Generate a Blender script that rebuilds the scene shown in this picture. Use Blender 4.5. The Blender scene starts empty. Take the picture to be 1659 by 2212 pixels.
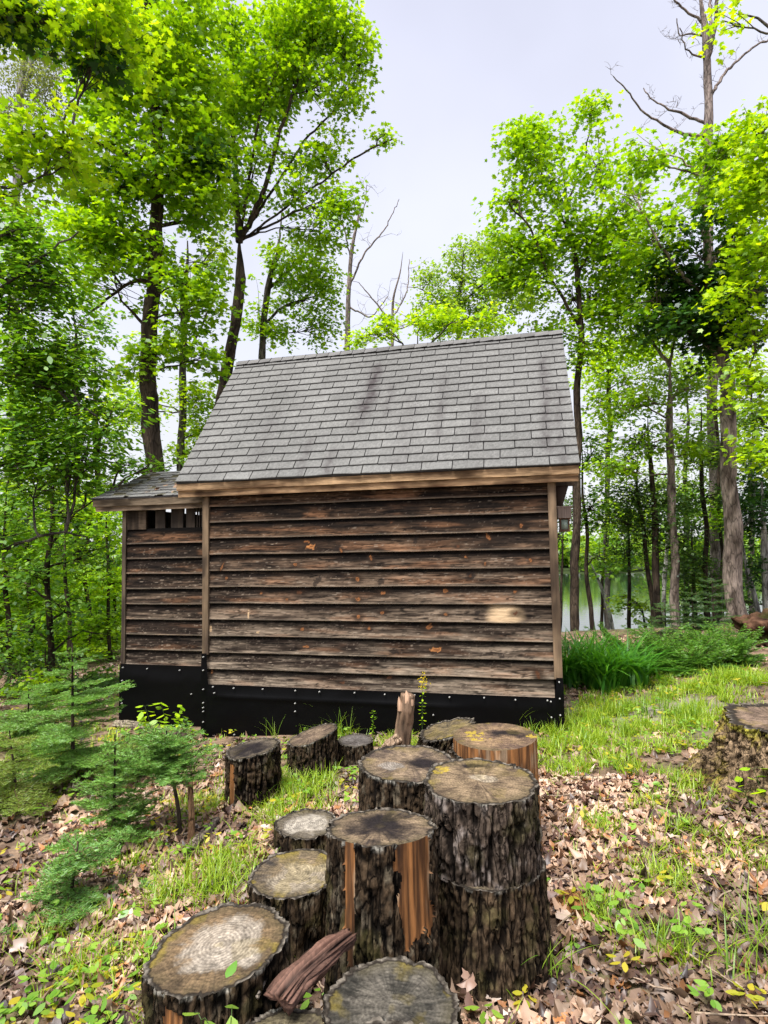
import bpy, math, random
import numpy as np
from mathutils import Matrix, Vector

# ------------------------------------------------------------------ camera
S = bpy.context.scene
COL = S.collection
YAW, PITCH, ROLL = -0.22856, 0.06174, -0.01801
F_PX, CX, CY = 1255.0, 829.5, 1106.0            # focal length for a 1659 x 2212 picture
CAM = np.array([3.3675, -5.769, 1.9694])
cy_, sy_ = math.cos(YAW), math.sin(YAW); cp_, sp_ = math.cos(PITCH), math.sin(PITCH)
FWD = np.array([sy_*cp_, cy_*cp_, sp_])
_r = np.array([cy_, -sy_, 0.0]); _u = np.cross(_r, FWD)
RGT = _r*math.cos(ROLL) + _u*math.sin(ROLL)
UPV = _u*math.cos(ROLL) - _r*math.sin(ROLL)
cam_d = bpy.data.cameras.new('camera'); cam = bpy.data.objects.new('camera', cam_d); COL.objects.link(cam)
cam_d.sensor_fit = 'VERTICAL'; cam_d.sensor_height = 36.0; cam_d.lens = 36.0*F_PX/2212.0
cam_d.clip_start = 0.05; cam_d.clip_end = 1500
M4 = Matrix(((RGT[0], UPV[0], -FWD[0], CAM[0]), (RGT[1], UPV[1], -FWD[1], CAM[1]), (RGT[2], UPV[2], -FWD[2], CAM[2]), (0, 0, 0, 1)))
cam.matrix_world = M4
S.camera = cam

# ------------------------------------------------------------------ world, sun, exposure
SUN_EL, SUN_AZ = math.radians(66), math.radians(200)     # azimuth clockwise from +y
world = bpy.data.worlds.new("World"); S.world = world; world.use_nodes = True
nt = world.node_tree; nt.nodes.clear()
out = nt.nodes.new('ShaderNodeOutputWorld'); bg = nt.nodes.new('ShaderNodeBackground')
sky = nt.nodes.new('ShaderNodeTexSky'); sky.sky_type = 'NISHITA'; sky.sun_disc = False
sky.sun_elevation = SUN_EL; sky.sun_rotation = SUN_AZ; sky.dust_density = 3.0
tc = nt.nodes.new('ShaderNodeTexCoord'); sep = nt.nodes.new('ShaderNodeSeparateXYZ')
nt.links.new(tc.outputs['Generated'], sep.inputs[0])
ramp = nt.nodes.new('ShaderNodeValToRGB')                 # overcast cloud layer: pale near the horizon, lavender higher
e = ramp.color_ramp.elements
e[0].position = 0.0; e[0].color = (1.0, 1.0, 1.03, 1)
e[1].position = 0.75; e[1].color = (0.74, 0.755, 0.91, 1)
k = ramp.color_ramp.elements.new(0.35); k.color = (0.84, 0.86, 0.98, 1)
nt.links.new(sep.outputs[2], ramp.inputs[0])
nz = nt.nodes.new('ShaderNodeTexNoise'); nz.inputs['Scale'].default_value = 1.8; nz.inputs['Detail'].default_value = 4
nt.links.new(tc.outputs['Generated'], nz.inputs['Vector'])
mr = nt.nodes.new('ShaderNodeMapRange'); mr.inputs[1].default_value = 0.3; mr.inputs[2].default_value = 0.7
mr.inputs[3].default_value = 2.95; mr.inputs[4].default_value = 3.75
nt.links.new(nz.outputs[0], mr.inputs[0])
sc_ = nt.nodes.new('ShaderNodeVectorMath'); sc_.operation = 'SCALE'
nt.links.new(ramp.outputs[0], sc_.inputs[0]); nt.links.new(mr.outputs[0], sc_.inputs['Scale'])
mx = nt.nodes.new('ShaderNodeMix'); mx.data_type = 'RGBA'; mx.inputs[0].default_value = 0.93
nt.links.new(sky.outputs[0], mx.inputs[6]); nt.links.new(sc_.outputs[0], mx.inputs[7])
nt.links.new(mx.outputs[2], bg.inputs[0]); bg.inputs[1].default_value = 0.052
nt.links.new(bg.outputs[0], out.inputs[0])

sun_d = bpy.data.lights.new('sun', 'SUN'); sun_d.energy = 1.5; sun_d.angle = math.radians(30); sun_d.color = (1.0, 0.96, 0.9)
sun = bpy.data.objects.new('sun', sun_d); COL.objects.link(sun)
sdir = Vector((math.sin(SUN_AZ)*math.cos(SUN_EL), math.cos(SUN_AZ)*math.cos(SUN_EL), math.sin(SUN_EL)))
sun.rotation_euler = sdir.to_track_quat('Z', 'Y').to_euler(); sun.location = (0, -10, 20)
S.view_settings.view_transform = 'Standard'; S.view_settings.look = 'None'
S.view_settings.exposure = 2.6; S.view_settings.gamma = 1.0
S.render.engine = 'CYCLES'
S.cycles.max_bounces = 7; S.cycles.diffuse_bounces = 3; S.cycles.glossy_bounces = 2; S.cycles.transmission_bounces = 5
S.cycles.transparent_max_bounces = 4; S.cycles.use_denoising = True; S.cycles.use_adaptive_sampling = True
S.cycles.adaptive_threshold = 0.02

# ------------------------------------------------------------------ helpers
rng = np.random.default_rng(11)
def ray(x, y): return FWD + RGT*(x-CX)/F_PX - UPV*(y-CY)/F_PX
def at_d(x, y, d): return CAM + ray(x, y)*d

def _hash(ix, iy, iz, seed):
    h = (ix.astype(np.int64)*374761393 + iy.astype(np.int64)*668265263 + iz.astype(np.int64)*2147483647*3 + seed*1274126177) & 0xFFFFFFFF
    h = ((h ^ (h >> 13))*1274126177) & 0xFFFFFFFF
    h = ((h ^ (h >> 15))*2246822519) & 0xFFFFFFFF
    return ((h ^ (h >> 16)) & 0xFFFFFF)/float(0xFFFFFF)
def vn(x, y, z=0.0, seed=0):
    x, y, z = np.broadcast_arrays(np.asarray(x, float), np.asarray(y, float), np.asarray(z, float))
    xi, yi, zi = np.floor(x), np.floor(y), np.floor(z)
    fx, fy, fz = x-xi, y-yi, z-zi
    fx, fy, fz = [t*t*(3-2*t) for t in (fx, fy, fz)]
    r = 0
    for a in (0, 1):
        for b in (0, 1):
            for c in (0, 1):
                w = (fx if a else 1-fx)*(fy if b else 1-fy)*(fz if c else 1-fz)
                r = r + w*_hash(xi+a, yi+b, zi+c, seed)
    return r
def fbm(x, y, z=0.0, o=4, seed=0):
    r = 0; a = 0.5; t = 0
    for i in range(o):
        k = 2.03**i
        r = r + a*vn(np.asarray(x)*k, np.asarray(y)*k, np.asarray(z)*k, seed+i*17); t += a; a *= 0.5
    return r/t
def sst(a, b, x):
    t = np.clip((x-a)/(b-a), 0, 1); return t*t*(3-2*t)
def mix(a, b, t):
    t = np.asarray(t)[..., None]; return np.asarray(a)*(1-t) + np.asarray(b)*t

def aslist(F):
    if not isinstance(F, list): return [F]
    return F if isinstance(F[0], np.ndarray) and F[0].ndim == 2 else [np.asarray(F)]
def mesh(name, V, F, mat, parent=None, col=None, smooth=False):
    """V (n,3); F an int array (m,k) or a list of such arrays; col (n,3) per-vertex colour."""
    V = np.asarray(V, np.float32).reshape(-1, 3)
    Fs = aslist(F)
    Fs = [np.asarray(f, np.int32) for f in Fs if len(f)]
    me = bpy.data.meshes.new(name)
    me.vertices.add(len(V)); me.vertices.foreach_set('co', V.ravel())
    nl = sum(f.size for f in Fs); npol = sum(len(f) for f in Fs)
    me.loops.add(nl); me.polygons.add(npol)
    me.loops.foreach_set('vertex_index', np.concatenate([f.ravel() for f in Fs]))
    tot = np.concatenate([np.full(len(f), f.shape[1], np.int32) for f in Fs])
    st = np.concatenate([[0], np.cumsum(tot)[:-1]]).astype(np.int32)
    me.polygons.foreach_set('loop_start', st)
    try: me.polygons.foreach_set('loop_total', tot)
    except Exception: pass
    if smooth: me.polygons.foreach_set('use_smooth', np.ones(npol, bool))
    me.update(calc_edges=True)
    if col is not None:
        a = me.color_attributes.new('col', 'FLOAT_COLOR', 'POINT')
        c = np.ones((len(V), 4), np.float32); c[:, :3] = np.clip(np.asarray(col).reshape(-1, 3), 0, 1)
        a.data.foreach_set('color', c.ravel())
    if mat is not None: me.materials.append(mat)
    o = bpy.data.objects.new(name, me); COL.objects.link(o)
    if parent is not None: o.parent = parent
    return o
def thing(name, label, cat, loc=(0, 0, 0), rz=0, group=None):
    o = bpy.data.objects.new(name, None); COL.objects.link(o)
    o.location = loc; o.rotation_euler = (0, 0, rz); o.empty_display_size = 0.1
    o['label'] = label; o['category'] = cat
    if group: o['group'] = group
    return o
def tag(o, label, cat, group=None, kind=None):
    o['label'] = label; o['category'] = cat
    if group: o['group'] = group
    if kind: o['kind'] = kind
    return o
def grid_faces(nu, nv, wrap=False):
    """vertices index = v*nu+u"""
    uu = np.arange(nu if wrap else nu-1); vv = np.arange(nv-1)
    U, Vv = np.meshgrid(uu, vv); U2 = (U+1) % nu
    return np.stack([Vv*nu+U, Vv*nu+U2, (Vv+1)*nu+U2, (Vv+1)*nu+U], -1).reshape(-1, 4)
class MB:
    def __init__(s): s.v = []; s.f = {}; s.c = []; s.n = 0
    def add(s, V, F, c=None):
        V = np.asarray(V, float).reshape(-1, 3); Fs = aslist(F)
        for f in Fs:
            f = np.asarray(f, int); s.f.setdefault(f.shape[1], []).append(f+s.n)
        s.v.append(V); s.n += len(V)
        if c is not None:
            c = np.asarray(c, float); s.c.append(np.broadcast_to(c, (len(V), 3)))
    def box(s, a, b, c=None):
        x0, y0, z0 = a; x1, y1, z1 = b
        V = [(x0, y0, z0), (x1, y0, z0), (x1, y1, z0), (x0, y1, z0), (x0, y0, z1), (x1, y0, z1), (x1, y1, z1), (x0, y1, z1)]
        s.add(V, [[0, 3, 2, 1], [4, 5, 6, 7], [0, 1, 5, 4], [1, 2, 6, 5], [2, 3, 7, 6], [3, 0, 4, 7]], c)
    def build(s, name, mat, parent=None, smooth=False):
        return mesh(name, np.concatenate(s.v), [np.concatenate(v) for v in s.f.values()], mat, parent,
                    np.concatenate(s.c) if s.c else None, smooth)
def tube(mb, P, R, n=7, c=None, rough=0.0, seed=0):
    """tapered tube through points P with radii R"""
    P = np.asarray(P, float); R = np.asarray(R, float)
    T = np.gradient(P, axis=0); T /= np.linalg.norm(T, axis=1)[:, None]+1e-9
    ref = np.array([0.31, 0.93, 0.19]) if abs(T[0, 2]) > 0.5 else np.array([0, 0, 1.0])
    A = np.cross(T, ref); A /= np.linalg.norm(A, axis=1)[:, None]+1e-9; B = np.cross(T, A)
    th = np.arange(n)*2*math.pi/n
    rr = R[:, None]*np.ones(n)
    V = P[:, None]+(A[:, None]*np.cos(th)[None, :, None]+B[:, None]*np.sin(th)[None, :, None])*rr[..., None]
    if rough:
        q = vn(V[..., 0]*14, V[..., 1]*14, V[..., 2]*4, seed)-0.5
        V = P[:, None]+(V-P[:, None])*(1+rough*q)[..., None]
    V = V.reshape(-1, 3)
    if callable(c): cc = c(V)
    else: cc = c
    mb.add(V, grid_faces(n, len(P), True), cc)
def resample(P, W, step):
    """smooth Catmull-like resampling of a polyline P with widths W"""
    P = np.asarray(P, float); W = np.asarray(W, float)
    L = np.concatenate([[0], np.cumsum(np.linalg.norm(np.diff(P, axis=0), axis=1))])
    n = max(3, int(L[-1]/step)+1); s = np.linspace(0, L[-1], n)
    Q = np.stack([np.interp(s, L, P[:, i]) for i in range(3)], 1); w = np.interp(s, L, W)
    for _ in range(2):
        Q[1:-1] = (Q[:-2]+2*Q[1:-1]+Q[2:])/4
    return Q, w

# ------------------------------------------------------------------ materials
def new_mat(name):
    m = bpy.data.materials.new(name); m.use_nodes = True; n = m.node_tree; n.nodes.clear()
    return m, n, n.nodes.new('ShaderNodeOutputMaterial')
def mat_col(name, rough=0.8, spec=0.3, amt=0.25, scale=60, stretch=(1, 1, 1), bump=0.3, bdist=0.004, color=None, detail=5):
    m, n, o = new_mat(name); p = n.nodes.new('ShaderNodeBsdfPrincipled')
    p.inputs['Roughness'].default_value = rough; p.inputs['Specular IOR Level'].default_value = spec
    tcn = n.nodes.new('ShaderNodeTexCoord'); mp = n.nodes.new('ShaderNodeMapping'); mp.inputs['Scale'].default_value = stretch
    nn = n.nodes.new('ShaderNodeTexNoise'); nn.inputs['Scale'].default_value = scale; nn.inputs['Detail'].default_value = detail; nn.inputs['Roughness'].default_value = 0.65
    n.links.new(tcn.outputs['Object'], mp.inputs[0]); n.links.new(mp.outputs[0], nn.inputs['Vector'])
    r = n.nodes.new('ShaderNodeMapRange'); r.inputs[1].default_value = 0.25; r.inputs[2].default_value = 0.75
    r.inputs[3].default_value = 1-amt; r.inputs[4].default_value = 1+amt
    n.links.new(nn.outputs[0], r.inputs[0])
    s = n.nodes.new('ShaderNodeVectorMath'); s.operation = 'SCALE'
    if color is None:
        a = n.nodes.new('ShaderNodeAttribute'); a.attribute_name = 'col'; n.links.new(a.outputs['Color'], s.inputs[0])
    else: s.inputs[0].default_value = color
    n.links.new(r.outputs[0], s.inputs['Scale']); n.links.new(s.outputs[0], p.inputs['Base Color'])
    if bump:
        b = n.nodes.new('ShaderNodeBump'); b.inputs['Strength'].default_value = bump; b.inputs['Distance'].default_value = bdist
        n.links.new(nn.outputs[0], b.inputs['Height']); n.links.new(b.outputs[0], p.inputs['Normal'])
    n.links.new(p.outputs[0], o.inputs[0]); return m
def mat_leaf(name, trans=0.5, gloss=0.035, rough=0.45, boost=(1.6, 1.45, 0.6)):
    m, n, o = new_mat(name); a = n.nodes.new('ShaderNodeAttribute'); a.attribute_name = 'col'
    d = n.nodes.new('ShaderNodeBsdfDiffuse'); t = n.nodes.new('ShaderNodeBsdfTranslucent'); g = n.nodes.new('ShaderNodeBsdfGlossy')
    g.inputs['Roughness'].default_value = rough; g.inputs[0].default_value = (0.9, 0.95, 1, 1)
    v = n.nodes.new('ShaderNodeVectorMath'); v.operation = 'MULTIPLY'; v.inputs[1].default_value = boost
    n.links.new(a.outputs['Color'], d.inputs[0]); n.links.new(a.outputs['Color'], v.inputs[0]); n.links.new(v.outputs[0], t.inputs[0])
    m1 = n.nodes.new('ShaderNodeMixShader'); m1.inputs[0].default_value = trans
    n.links.new(d.outputs[0], m1.inputs[1]); n.links.new(t.outputs[0], m1.inputs[2])
    m2 = n.nodes.new('ShaderNodeMixShader'); m2.inputs[0].default_value = gloss
    n.links.new(m1.outputs[0], m2.inputs[1]); n.links.new(g.outputs[0], m2.inputs[2]); n.links.new(m2.outputs[0], o.inputs[0])
    return m
M_LEAF = mat_leaf('leaf'); M_NEEDLE = mat_leaf('needle', 0.25, 0.03); M_GRASS = mat_leaf('grass_blade', 0.4, 0.03)
M_DRYLEAF = mat_leaf('dry_leaf', 0.15, 0.04, 0.5, (1.1, 1, 0.9))
M_BARK = mat_col('tree_bark', 0.9, 0.15, 0.55, 9, (3, 3, 0.9), 0.9, 0.02)
M_LOGBARK = mat_col('log_bark', 0.95, 0.08, 0.6, 70, (1, 1, 0.45), 0.9, 0.008)
def add_cracks(m, scale, stretch, lo, hi, dark, warp=0.06):
    n = m.node_tree; p = [x for x in n.nodes if x.type == 'BSDF_PRINCIPLED'][0]; src = p.inputs['Base Color'].links[0].from_socket
    tcn = n.nodes.new('ShaderNodeTexCoord'); mp = n.nodes.new('ShaderNodeMapping'); mp.inputs['Scale'].default_value = stretch
    nn = n.nodes.new('ShaderNodeTexNoise'); nn.inputs['Scale'].default_value = scale*0.6; nn.inputs['Detail'].default_value = 3
    ad = n.nodes.new('ShaderNodeVectorMath'); ad.operation = 'MULTIPLY_ADD'; ad.inputs[1].default_value = (warp,)*3
    vo = n.nodes.new('ShaderNodeTexVoronoi'); vo.feature = 'DISTANCE_TO_EDGE'; vo.inputs['Scale'].default_value = scale
    n.links.new(tcn.outputs['Object'], mp.inputs[0]); n.links.new(mp.outputs[0], nn.inputs['Vector']); n.links.new(nn.outputs['Color'], ad.inputs[0])
    n.links.new(mp.outputs[0], ad.inputs[2]); n.links.new(ad.outputs[0], vo.inputs['Vector'])
    r = n.nodes.new('ShaderNodeMapRange'); r.interpolation_type = 'SMOOTHSTEP'; r.inputs[1].default_value = lo; r.inputs[2].default_value = hi; r.inputs[3].default_value = dark; r.inputs[4].default_value = 1.0
    s = n.nodes.new('ShaderNodeVectorMath'); s.operation = 'SCALE'; n.links.new(vo.outputs['Distance'], r.inputs[0]); n.links.new(src, s.inputs[0]); n.links.new(r.outputs[0], s.inputs['Scale'])
    n.links.new(s.outputs[0], p.inputs['Base Color'])
    b = n.nodes.new('ShaderNodeBump'); b.inputs['Strength'].default_value = 0.7; b.inputs['Distance'].default_value = 0.008; n.links.new(r.outputs[0], b.inputs['Height'])
    old = p.inputs['Normal'].links[0].from_socket; n.links.new(old, b.inputs['Normal']); n.links.new(b.outputs[0], p.inputs['Normal'])
add_cracks(M_LOGBARK, 26, (1, 1, 0.22), 0.0, 0.10, 0.22, 0.09); add_cracks(M_BARK, 16, (1, 1, 0.20), 0.0, 0.12, 0.45, 0.09)
M_CUT = mat_col('cut_wood', 0.85, 0.15, 0.5, 130, (1, 1, 1), 0.4, 0.003)
M_BARE = mat_col('bare_wood', 0.7, 0.2, 0.5, 90, (1, 1, 0.08), 0.5, 0.004)
M_SIDING = mat_col('weathered_siding', 0.85, 0.12, 0.5, 75, (0.12, 1, 1), 0.5, 0.004)
M_POST = mat_col('weathered_post', 0.75, 0.25, 0.3, 70, (1, 1, 0.06), 0.35, 0.003)
M_SHINGLE = mat_col('shingle', 0.95, 0.12, 0.42, 120, (1, 1, 1), 0.5, 0.002)
M_GROUND = mat_col('soil', 0.95, 0.1, 0.4, 25, (1, 1, 1), 0.8, 0.02)
M_NAIL = mat_col('nail_head', 0.45, 0.5, 0.05, 30, bump=0, color=(0.28, 0.28, 0.27))
M_GLASS = mat_col('lantern_glass', 0.25, 0.5, 0.05, 30, bump=0, color=(0.36, 0.46, 0.38))
M_ROCK = mat_col('root_soil', 0.95, 0.1, 0.5, 14, (1, 1, 1), 0.9, 0.04)

# ------------------------------------------------------------------ ground, lake, far bank
def gz(x, y, detail=True):
    x = np.asarray(x, float); y = np.asarray(y, float)
    z = np.where(x > 0, 0.068*np.clip(x, 0, 9), 0.025*x) + 0.02*np.clip(-y, 0, 9)
    z = z - 0.012*np.clip(y, 0, 6.5)
    t = np.clip(y-6.6, 0, 9); z = z - 0.42*t + 0.0*t
    z = np.maximum(z, -4.2+0*z)
    z = z - 0.03*np.clip(-x-3, 0, 20)*sst(-3, 2, y)
    z = np.maximum(z, -4.4)
    far = np.clip(y-96, 0, 400); z = z + 0.06*np.minimum(far, 60)
    if detail:
        near = np.exp(-((x-3)**2+(y+2)**2)/220)
        z = z + near*((fbm(x*0.9, y*0.9, 0, 3, 3)-0.5)*0.10 + (fbm(x*5, y*5, 0, 3, 5)-0.5)*0.035)
    return z
def ground_hit(x, y):
    d = ray(x, y); lo, hi = 0.5, 60.0
    for i in range(200):
        t = 0.5*1.025**i; p = CAM+d*t
        if p[2] < gz(p[0], p[1]): hi = t; lo = 0.5*1.025**(i-1); break
    for i in range(25):
        m = (lo+hi)/2; p = CAM+d*m
        if p[2] < gz(p[0], p[1]): hi = m
        else: lo = m
    return CAM+d*hi, hi
def axis(lo, hi, step, far):
    a = list(np.arange(lo, hi, step)); s = step
    while a[-1] < far: s *= 1.16; a.append(a[-1]+s)
    s = step; b = [a[0]]
    while b[-1] > -far: s *= 1.16; b.append(b[-1]-s)
    return np.array(b[1:][::-1]+a)
gx = axis(-3.0, 8.0, 0.055, 420); gy = axis(-7.0, 6.0, 0.055, 420)
GX, GY = np.meshgrid(gx, gy); GZ = gz(GX, GY)
n1 = fbm(GX*3, GY*3, 0, 5, 8); n2 = fbm(GX*13, GY*13, 0, 4, 9)
gc = mix((0.075, 0.05, 0.035), (0.21, 0.145, 0.10), sst(0.3, 0.7, n2))
gc = mix(gc, (0.06, 0.075, 0.025), 0.5*sst(0.5, 0.7, n1))
gc = mix(gc, (0.25, 0.23, 0.20), 0.8*np.exp(-(((GX-4.6)/0.8)**2+((GY-0.6)/0.55)**2)*0.9))   # worn earth beside the shed
gc = mix(gc, (0.03, 0.045, 0.015), sst(5, 9, GY))
ground = mesh('ground', np.stack([GX, GY, GZ], -1), grid_faces(len(gx), len(gy)), M_GROUND, None, gc.reshape(-1, 3), True)
ground['kind'] = 'structure'; 

m, n, o = new_mat('lake_water'); p = n.nodes.new('ShaderNodeBsdfPrincipled')
p.inputs['Base Color'].default_value = (0.02, 0.035, 0.02, 1); p.inputs['Roughness'].default_value = 0.05; p.inputs['IOR'].default_value = 1.7
tcn = n.nodes.new('ShaderNodeTexCoord'); mp = n.nodes.new('ShaderNodeMapping'); mp.inputs['Scale'].default_value = (0.5, 1.6, 1)
nn = n.nodes.new('ShaderNodeTexNoise'); nn.inputs['Scale'].default_value = 1.5; nn.inputs['Detail'].default_value = 3
bp = n.nodes.new('ShaderNodeBump'); bp.inputs['Strength'].default_value = 0.12; bp.inputs['Distance'].default_value = 0.05
n.links.new(tcn.outputs['Object'], mp.inputs[0]); n.links.new(mp.outputs[0], nn.inputs['Vector']); n.links.new(nn.outputs[0], bp.inputs['Height'])
n.links.new(bp.outputs[0], p.inputs['Normal']); n.links.new(p.outputs[0], o.inputs[0])
lake = mesh('lake', [(-400, 8, -3), (400, 8, -3), (400, 130, -3), (-400, 130, -3)], [[0, 1, 2, 3]], m); lake['kind'] = 'structure'

# ------------------------------------------------------------------ leaves
def tmpl(kind):
    if kind == 'maple11':
        p = [(0, 0), (.36, -.02), (.30, .18), (.46, .26), (.58, .50), (.36, .48), (.20, .52), (.24, .70), (.10, .78), (0, 1.0)]
        return np.array(p + [(-a, b) for a, b in p[1:-1]][::-1])
    if kind == 'maple7':
        p = [(0, 0), (.40, .05), (.26, .25), (.50, .55), (.20, .55), (0, 1.0)]
        return np.array(p + [(-a, b) for a, b in p[1:-1]][::-1])
    if kind == 'oval': return np.array([(0, 0), (.20, .22), (.26, .5), (.14, .82), (0, 1), (-.14, .82), (-.26, .5), (-.20, .22)])
    if kind == 'quad': return np.array([(0, 0), (.36, .45), (0, 1), (-.36, .45)])
    if kind == 'clump': return np.array([(0, 0), (.45, .1), (.30, .35), (.55, .75), (.12, .62), (0, 1.05), (-.2, .66), (-.5, .8), (-.32, .4), (-.5, .05)])
def leaf_mesh_data(C, Nrm, Dir, size, T, fold=0.15):
    """C,Nrm,Dir (n,3), size (n,) -> verts, one n-gon per leaf"""
    Nrm = Nrm/(np.linalg.norm(Nrm, axis=1)[:, None]+1e-9)
    A = np.cross(Dir, Nrm); A /= np.linalg.norm(A, axis=1)[:, None]+1e-9; D = np.cross(Nrm, A)
    k = len(T)
    V = C[:, None]+size[:, None, None]*(A[:, None]*T[None, :, 0:1]+D[:, None]*(T[None, :, 1:2]-0.3)-Nrm[:, None]*(fold*(np.abs(T[:, 0])+0.35*T[:, 1]**2))[None, :, None])
    F = np.arange(len(C)*k).reshape(-1, k)
    return V.reshape(-1, 3), F
def rand_unit(n): v = rng.normal(size=(n, 3)); return v/np.linalg.norm(v, axis=1)[:, None]
PAL = {  # reflectance of the foliage, three tones each; 'dark' has maple crown shade painted in
 'maple':  [(.105, .240, .004), (.220, .410, .006), (.340, .530, .010)],
 'lime':   [(.170, .330, .004), (.305, .500, .006), (.440, .600, .012)],
 'beech':  [(.040, .125, .010), (.110, .260, .012), (.230, .400, .026)],
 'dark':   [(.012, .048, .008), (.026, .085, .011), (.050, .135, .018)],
 'birch':  [(.110, .150, .050), (.160, .210, .070), (.220, .270, .100)],
 'pale':   [(.130, .260, .030), (.210, .350, .040), (.290, .420, .055)],
 'hemlock':[(.030, .075, .014), (.065, .145, .020), (.130, .230, .032)],
}
def leaf_cols(pal, n, k, base=None):
    P = np.array(PAL[pal]); t = np.clip(rng.normal(0.5, 0.27, n) + (0 if base is None else base), 0, 1)*2
    i = np.minimum(t.astype(int), 1); f = (t-i)[:, None]
    c = P[i]*(1-f)+P[i+1]*f
    c = c*(1+rng.normal(0, 0.1, (n, 1)))
    return np.repeat(c, k, axis=0)

def sprays(blobs, d, kindT, size, pal, dens=1.0, spray_r=0.34, per=22, flat=0.45, depth_k=1.0, dj=0.0):
    """leaf clusters filling crown volumes. blobs: (x,y,rx,ry[,k]) in picture units at distance d."""
    T = tmpl(kindT); Cs, Ns, Ds, Ss, Bs, centers = [], [], [], [], [], []
    for b in blobs:
        x, y, rx, ry = b[:4]; k = b[4] if len(b) > 4 else 1.0
        s = d/F_PX; RX, RY = rx*s, ry*s; RZ = min(max(RX, RY), 2.2)*depth_k
        cov = math.pi*RX*RY*5.6*dens*k/(size*size*0.44)         # leaves wanted
        ns = max(2, int(cov/per)); c0 = at_d(x, y, d)
        q = rand_unit(ns)*(rng.random(ns)**0.42)[:, None]
        cc = c0+RGT*(q[:, 0:1]*RX)+UPV*(q[:, 1:2]*RY)+FWD*(q[:, 2:3]*RZ)
        out1 = rng.random(ns) < 0.20; cc = np.where(out1[:, None], c0+(cc-c0)*1.35, cc)
        kp = fbm(cc[:, 0]*1.1, cc[:, 1]*1.1, cc[:, 2]*1.5, 2, 77) > 0.43
        if kp.sum() > 3: cc = cc[kp]; ns = len(cc)
        centers.append(cc)
        tone = rng.normal(0, 0.12, ns)
        sr = spray_r*(0.7+0.6*rng.random(ns))
        tilt = rng.normal(0, 0.28, (ns, 2))
        idx = np.repeat(np.arange(ns), per); m = len(idx)
        a = rng.random(m)*2*math.pi; r = np.sqrt(rng.random(m))*sr[idx]
        dx, dy = np.cos(a)*r, np.sin(a)*r
        dz = dx*tilt[idx, 0]+dy*tilt[idx, 1]-0.35*r*r/sr[idx]+rng.normal(0, 0.05, m)
        Cs.append(cc[idx]+np.stack([dx, dy, dz], 1))
        N = np.stack([np.zeros(m), np.zeros(m), np.ones(m)], 1)+rng.normal(0, flat, (m, 3))+np.stack([dx, dy, dx*0], 1)*0.9
        Ns.append(N); Dd = np.stack([dx, dy, -0.25*np.ones(m)], 1)+rng.normal(0, 0.12, (m, 3)); Ds.append(Dd)
        Ss.append(size*(0.5+0.8*rng.random(m))); Bs.append(tone[idx])
    C, N, D, Z, B = map(np.concatenate, (Cs, Ns, Ds, Ss, Bs))
    V, F = leaf_mesh_data(C, N, D, Z, T)
    return V, F, leaf_cols(pal, len(C), len(T), B), centers

BARKC = {'grey': ((.035, .030, .026), (.135, .12, .105)), 'brown': ((.022, .016, .012), (.085, .062, .045)),
         'pink': ((.08, .060, .048), (.36, .29, .245)), 'birch': ((.12, .11, .10), (.55, .53, .49)), 'dead': ((.10, .08, .07), (.27, .22, .20))}
def barkcol(kind, seed=0):
    a, b = BARKC[kind]
    def f(V):
        q = fbm(V[:, 0]*16, V[:, 1]*16, V[:, 2]*5, 4, seed)
        c = mix(a, b, sst(0.32, 0.66, q))
        l = fbm(V[:, 0]*5, V[:, 1]*5, V[:, 2]*3, 3, seed+5)
        return mix(c, np.array(b)*1.35, 0.6*sst(0.58, 0.68, l))
    return f
def px_line(pts, d, dz=None):
    P = []
    for i, q in enumerate(pts):
        P.append(at_d(q[0], q[1], d+(dz[i] if dz is not None else 0)))
    W = [q[2]*d/F_PX/2 for q in pts]
    return np.array(P), np.array(W)
TREES = 'trees around the shed'
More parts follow.
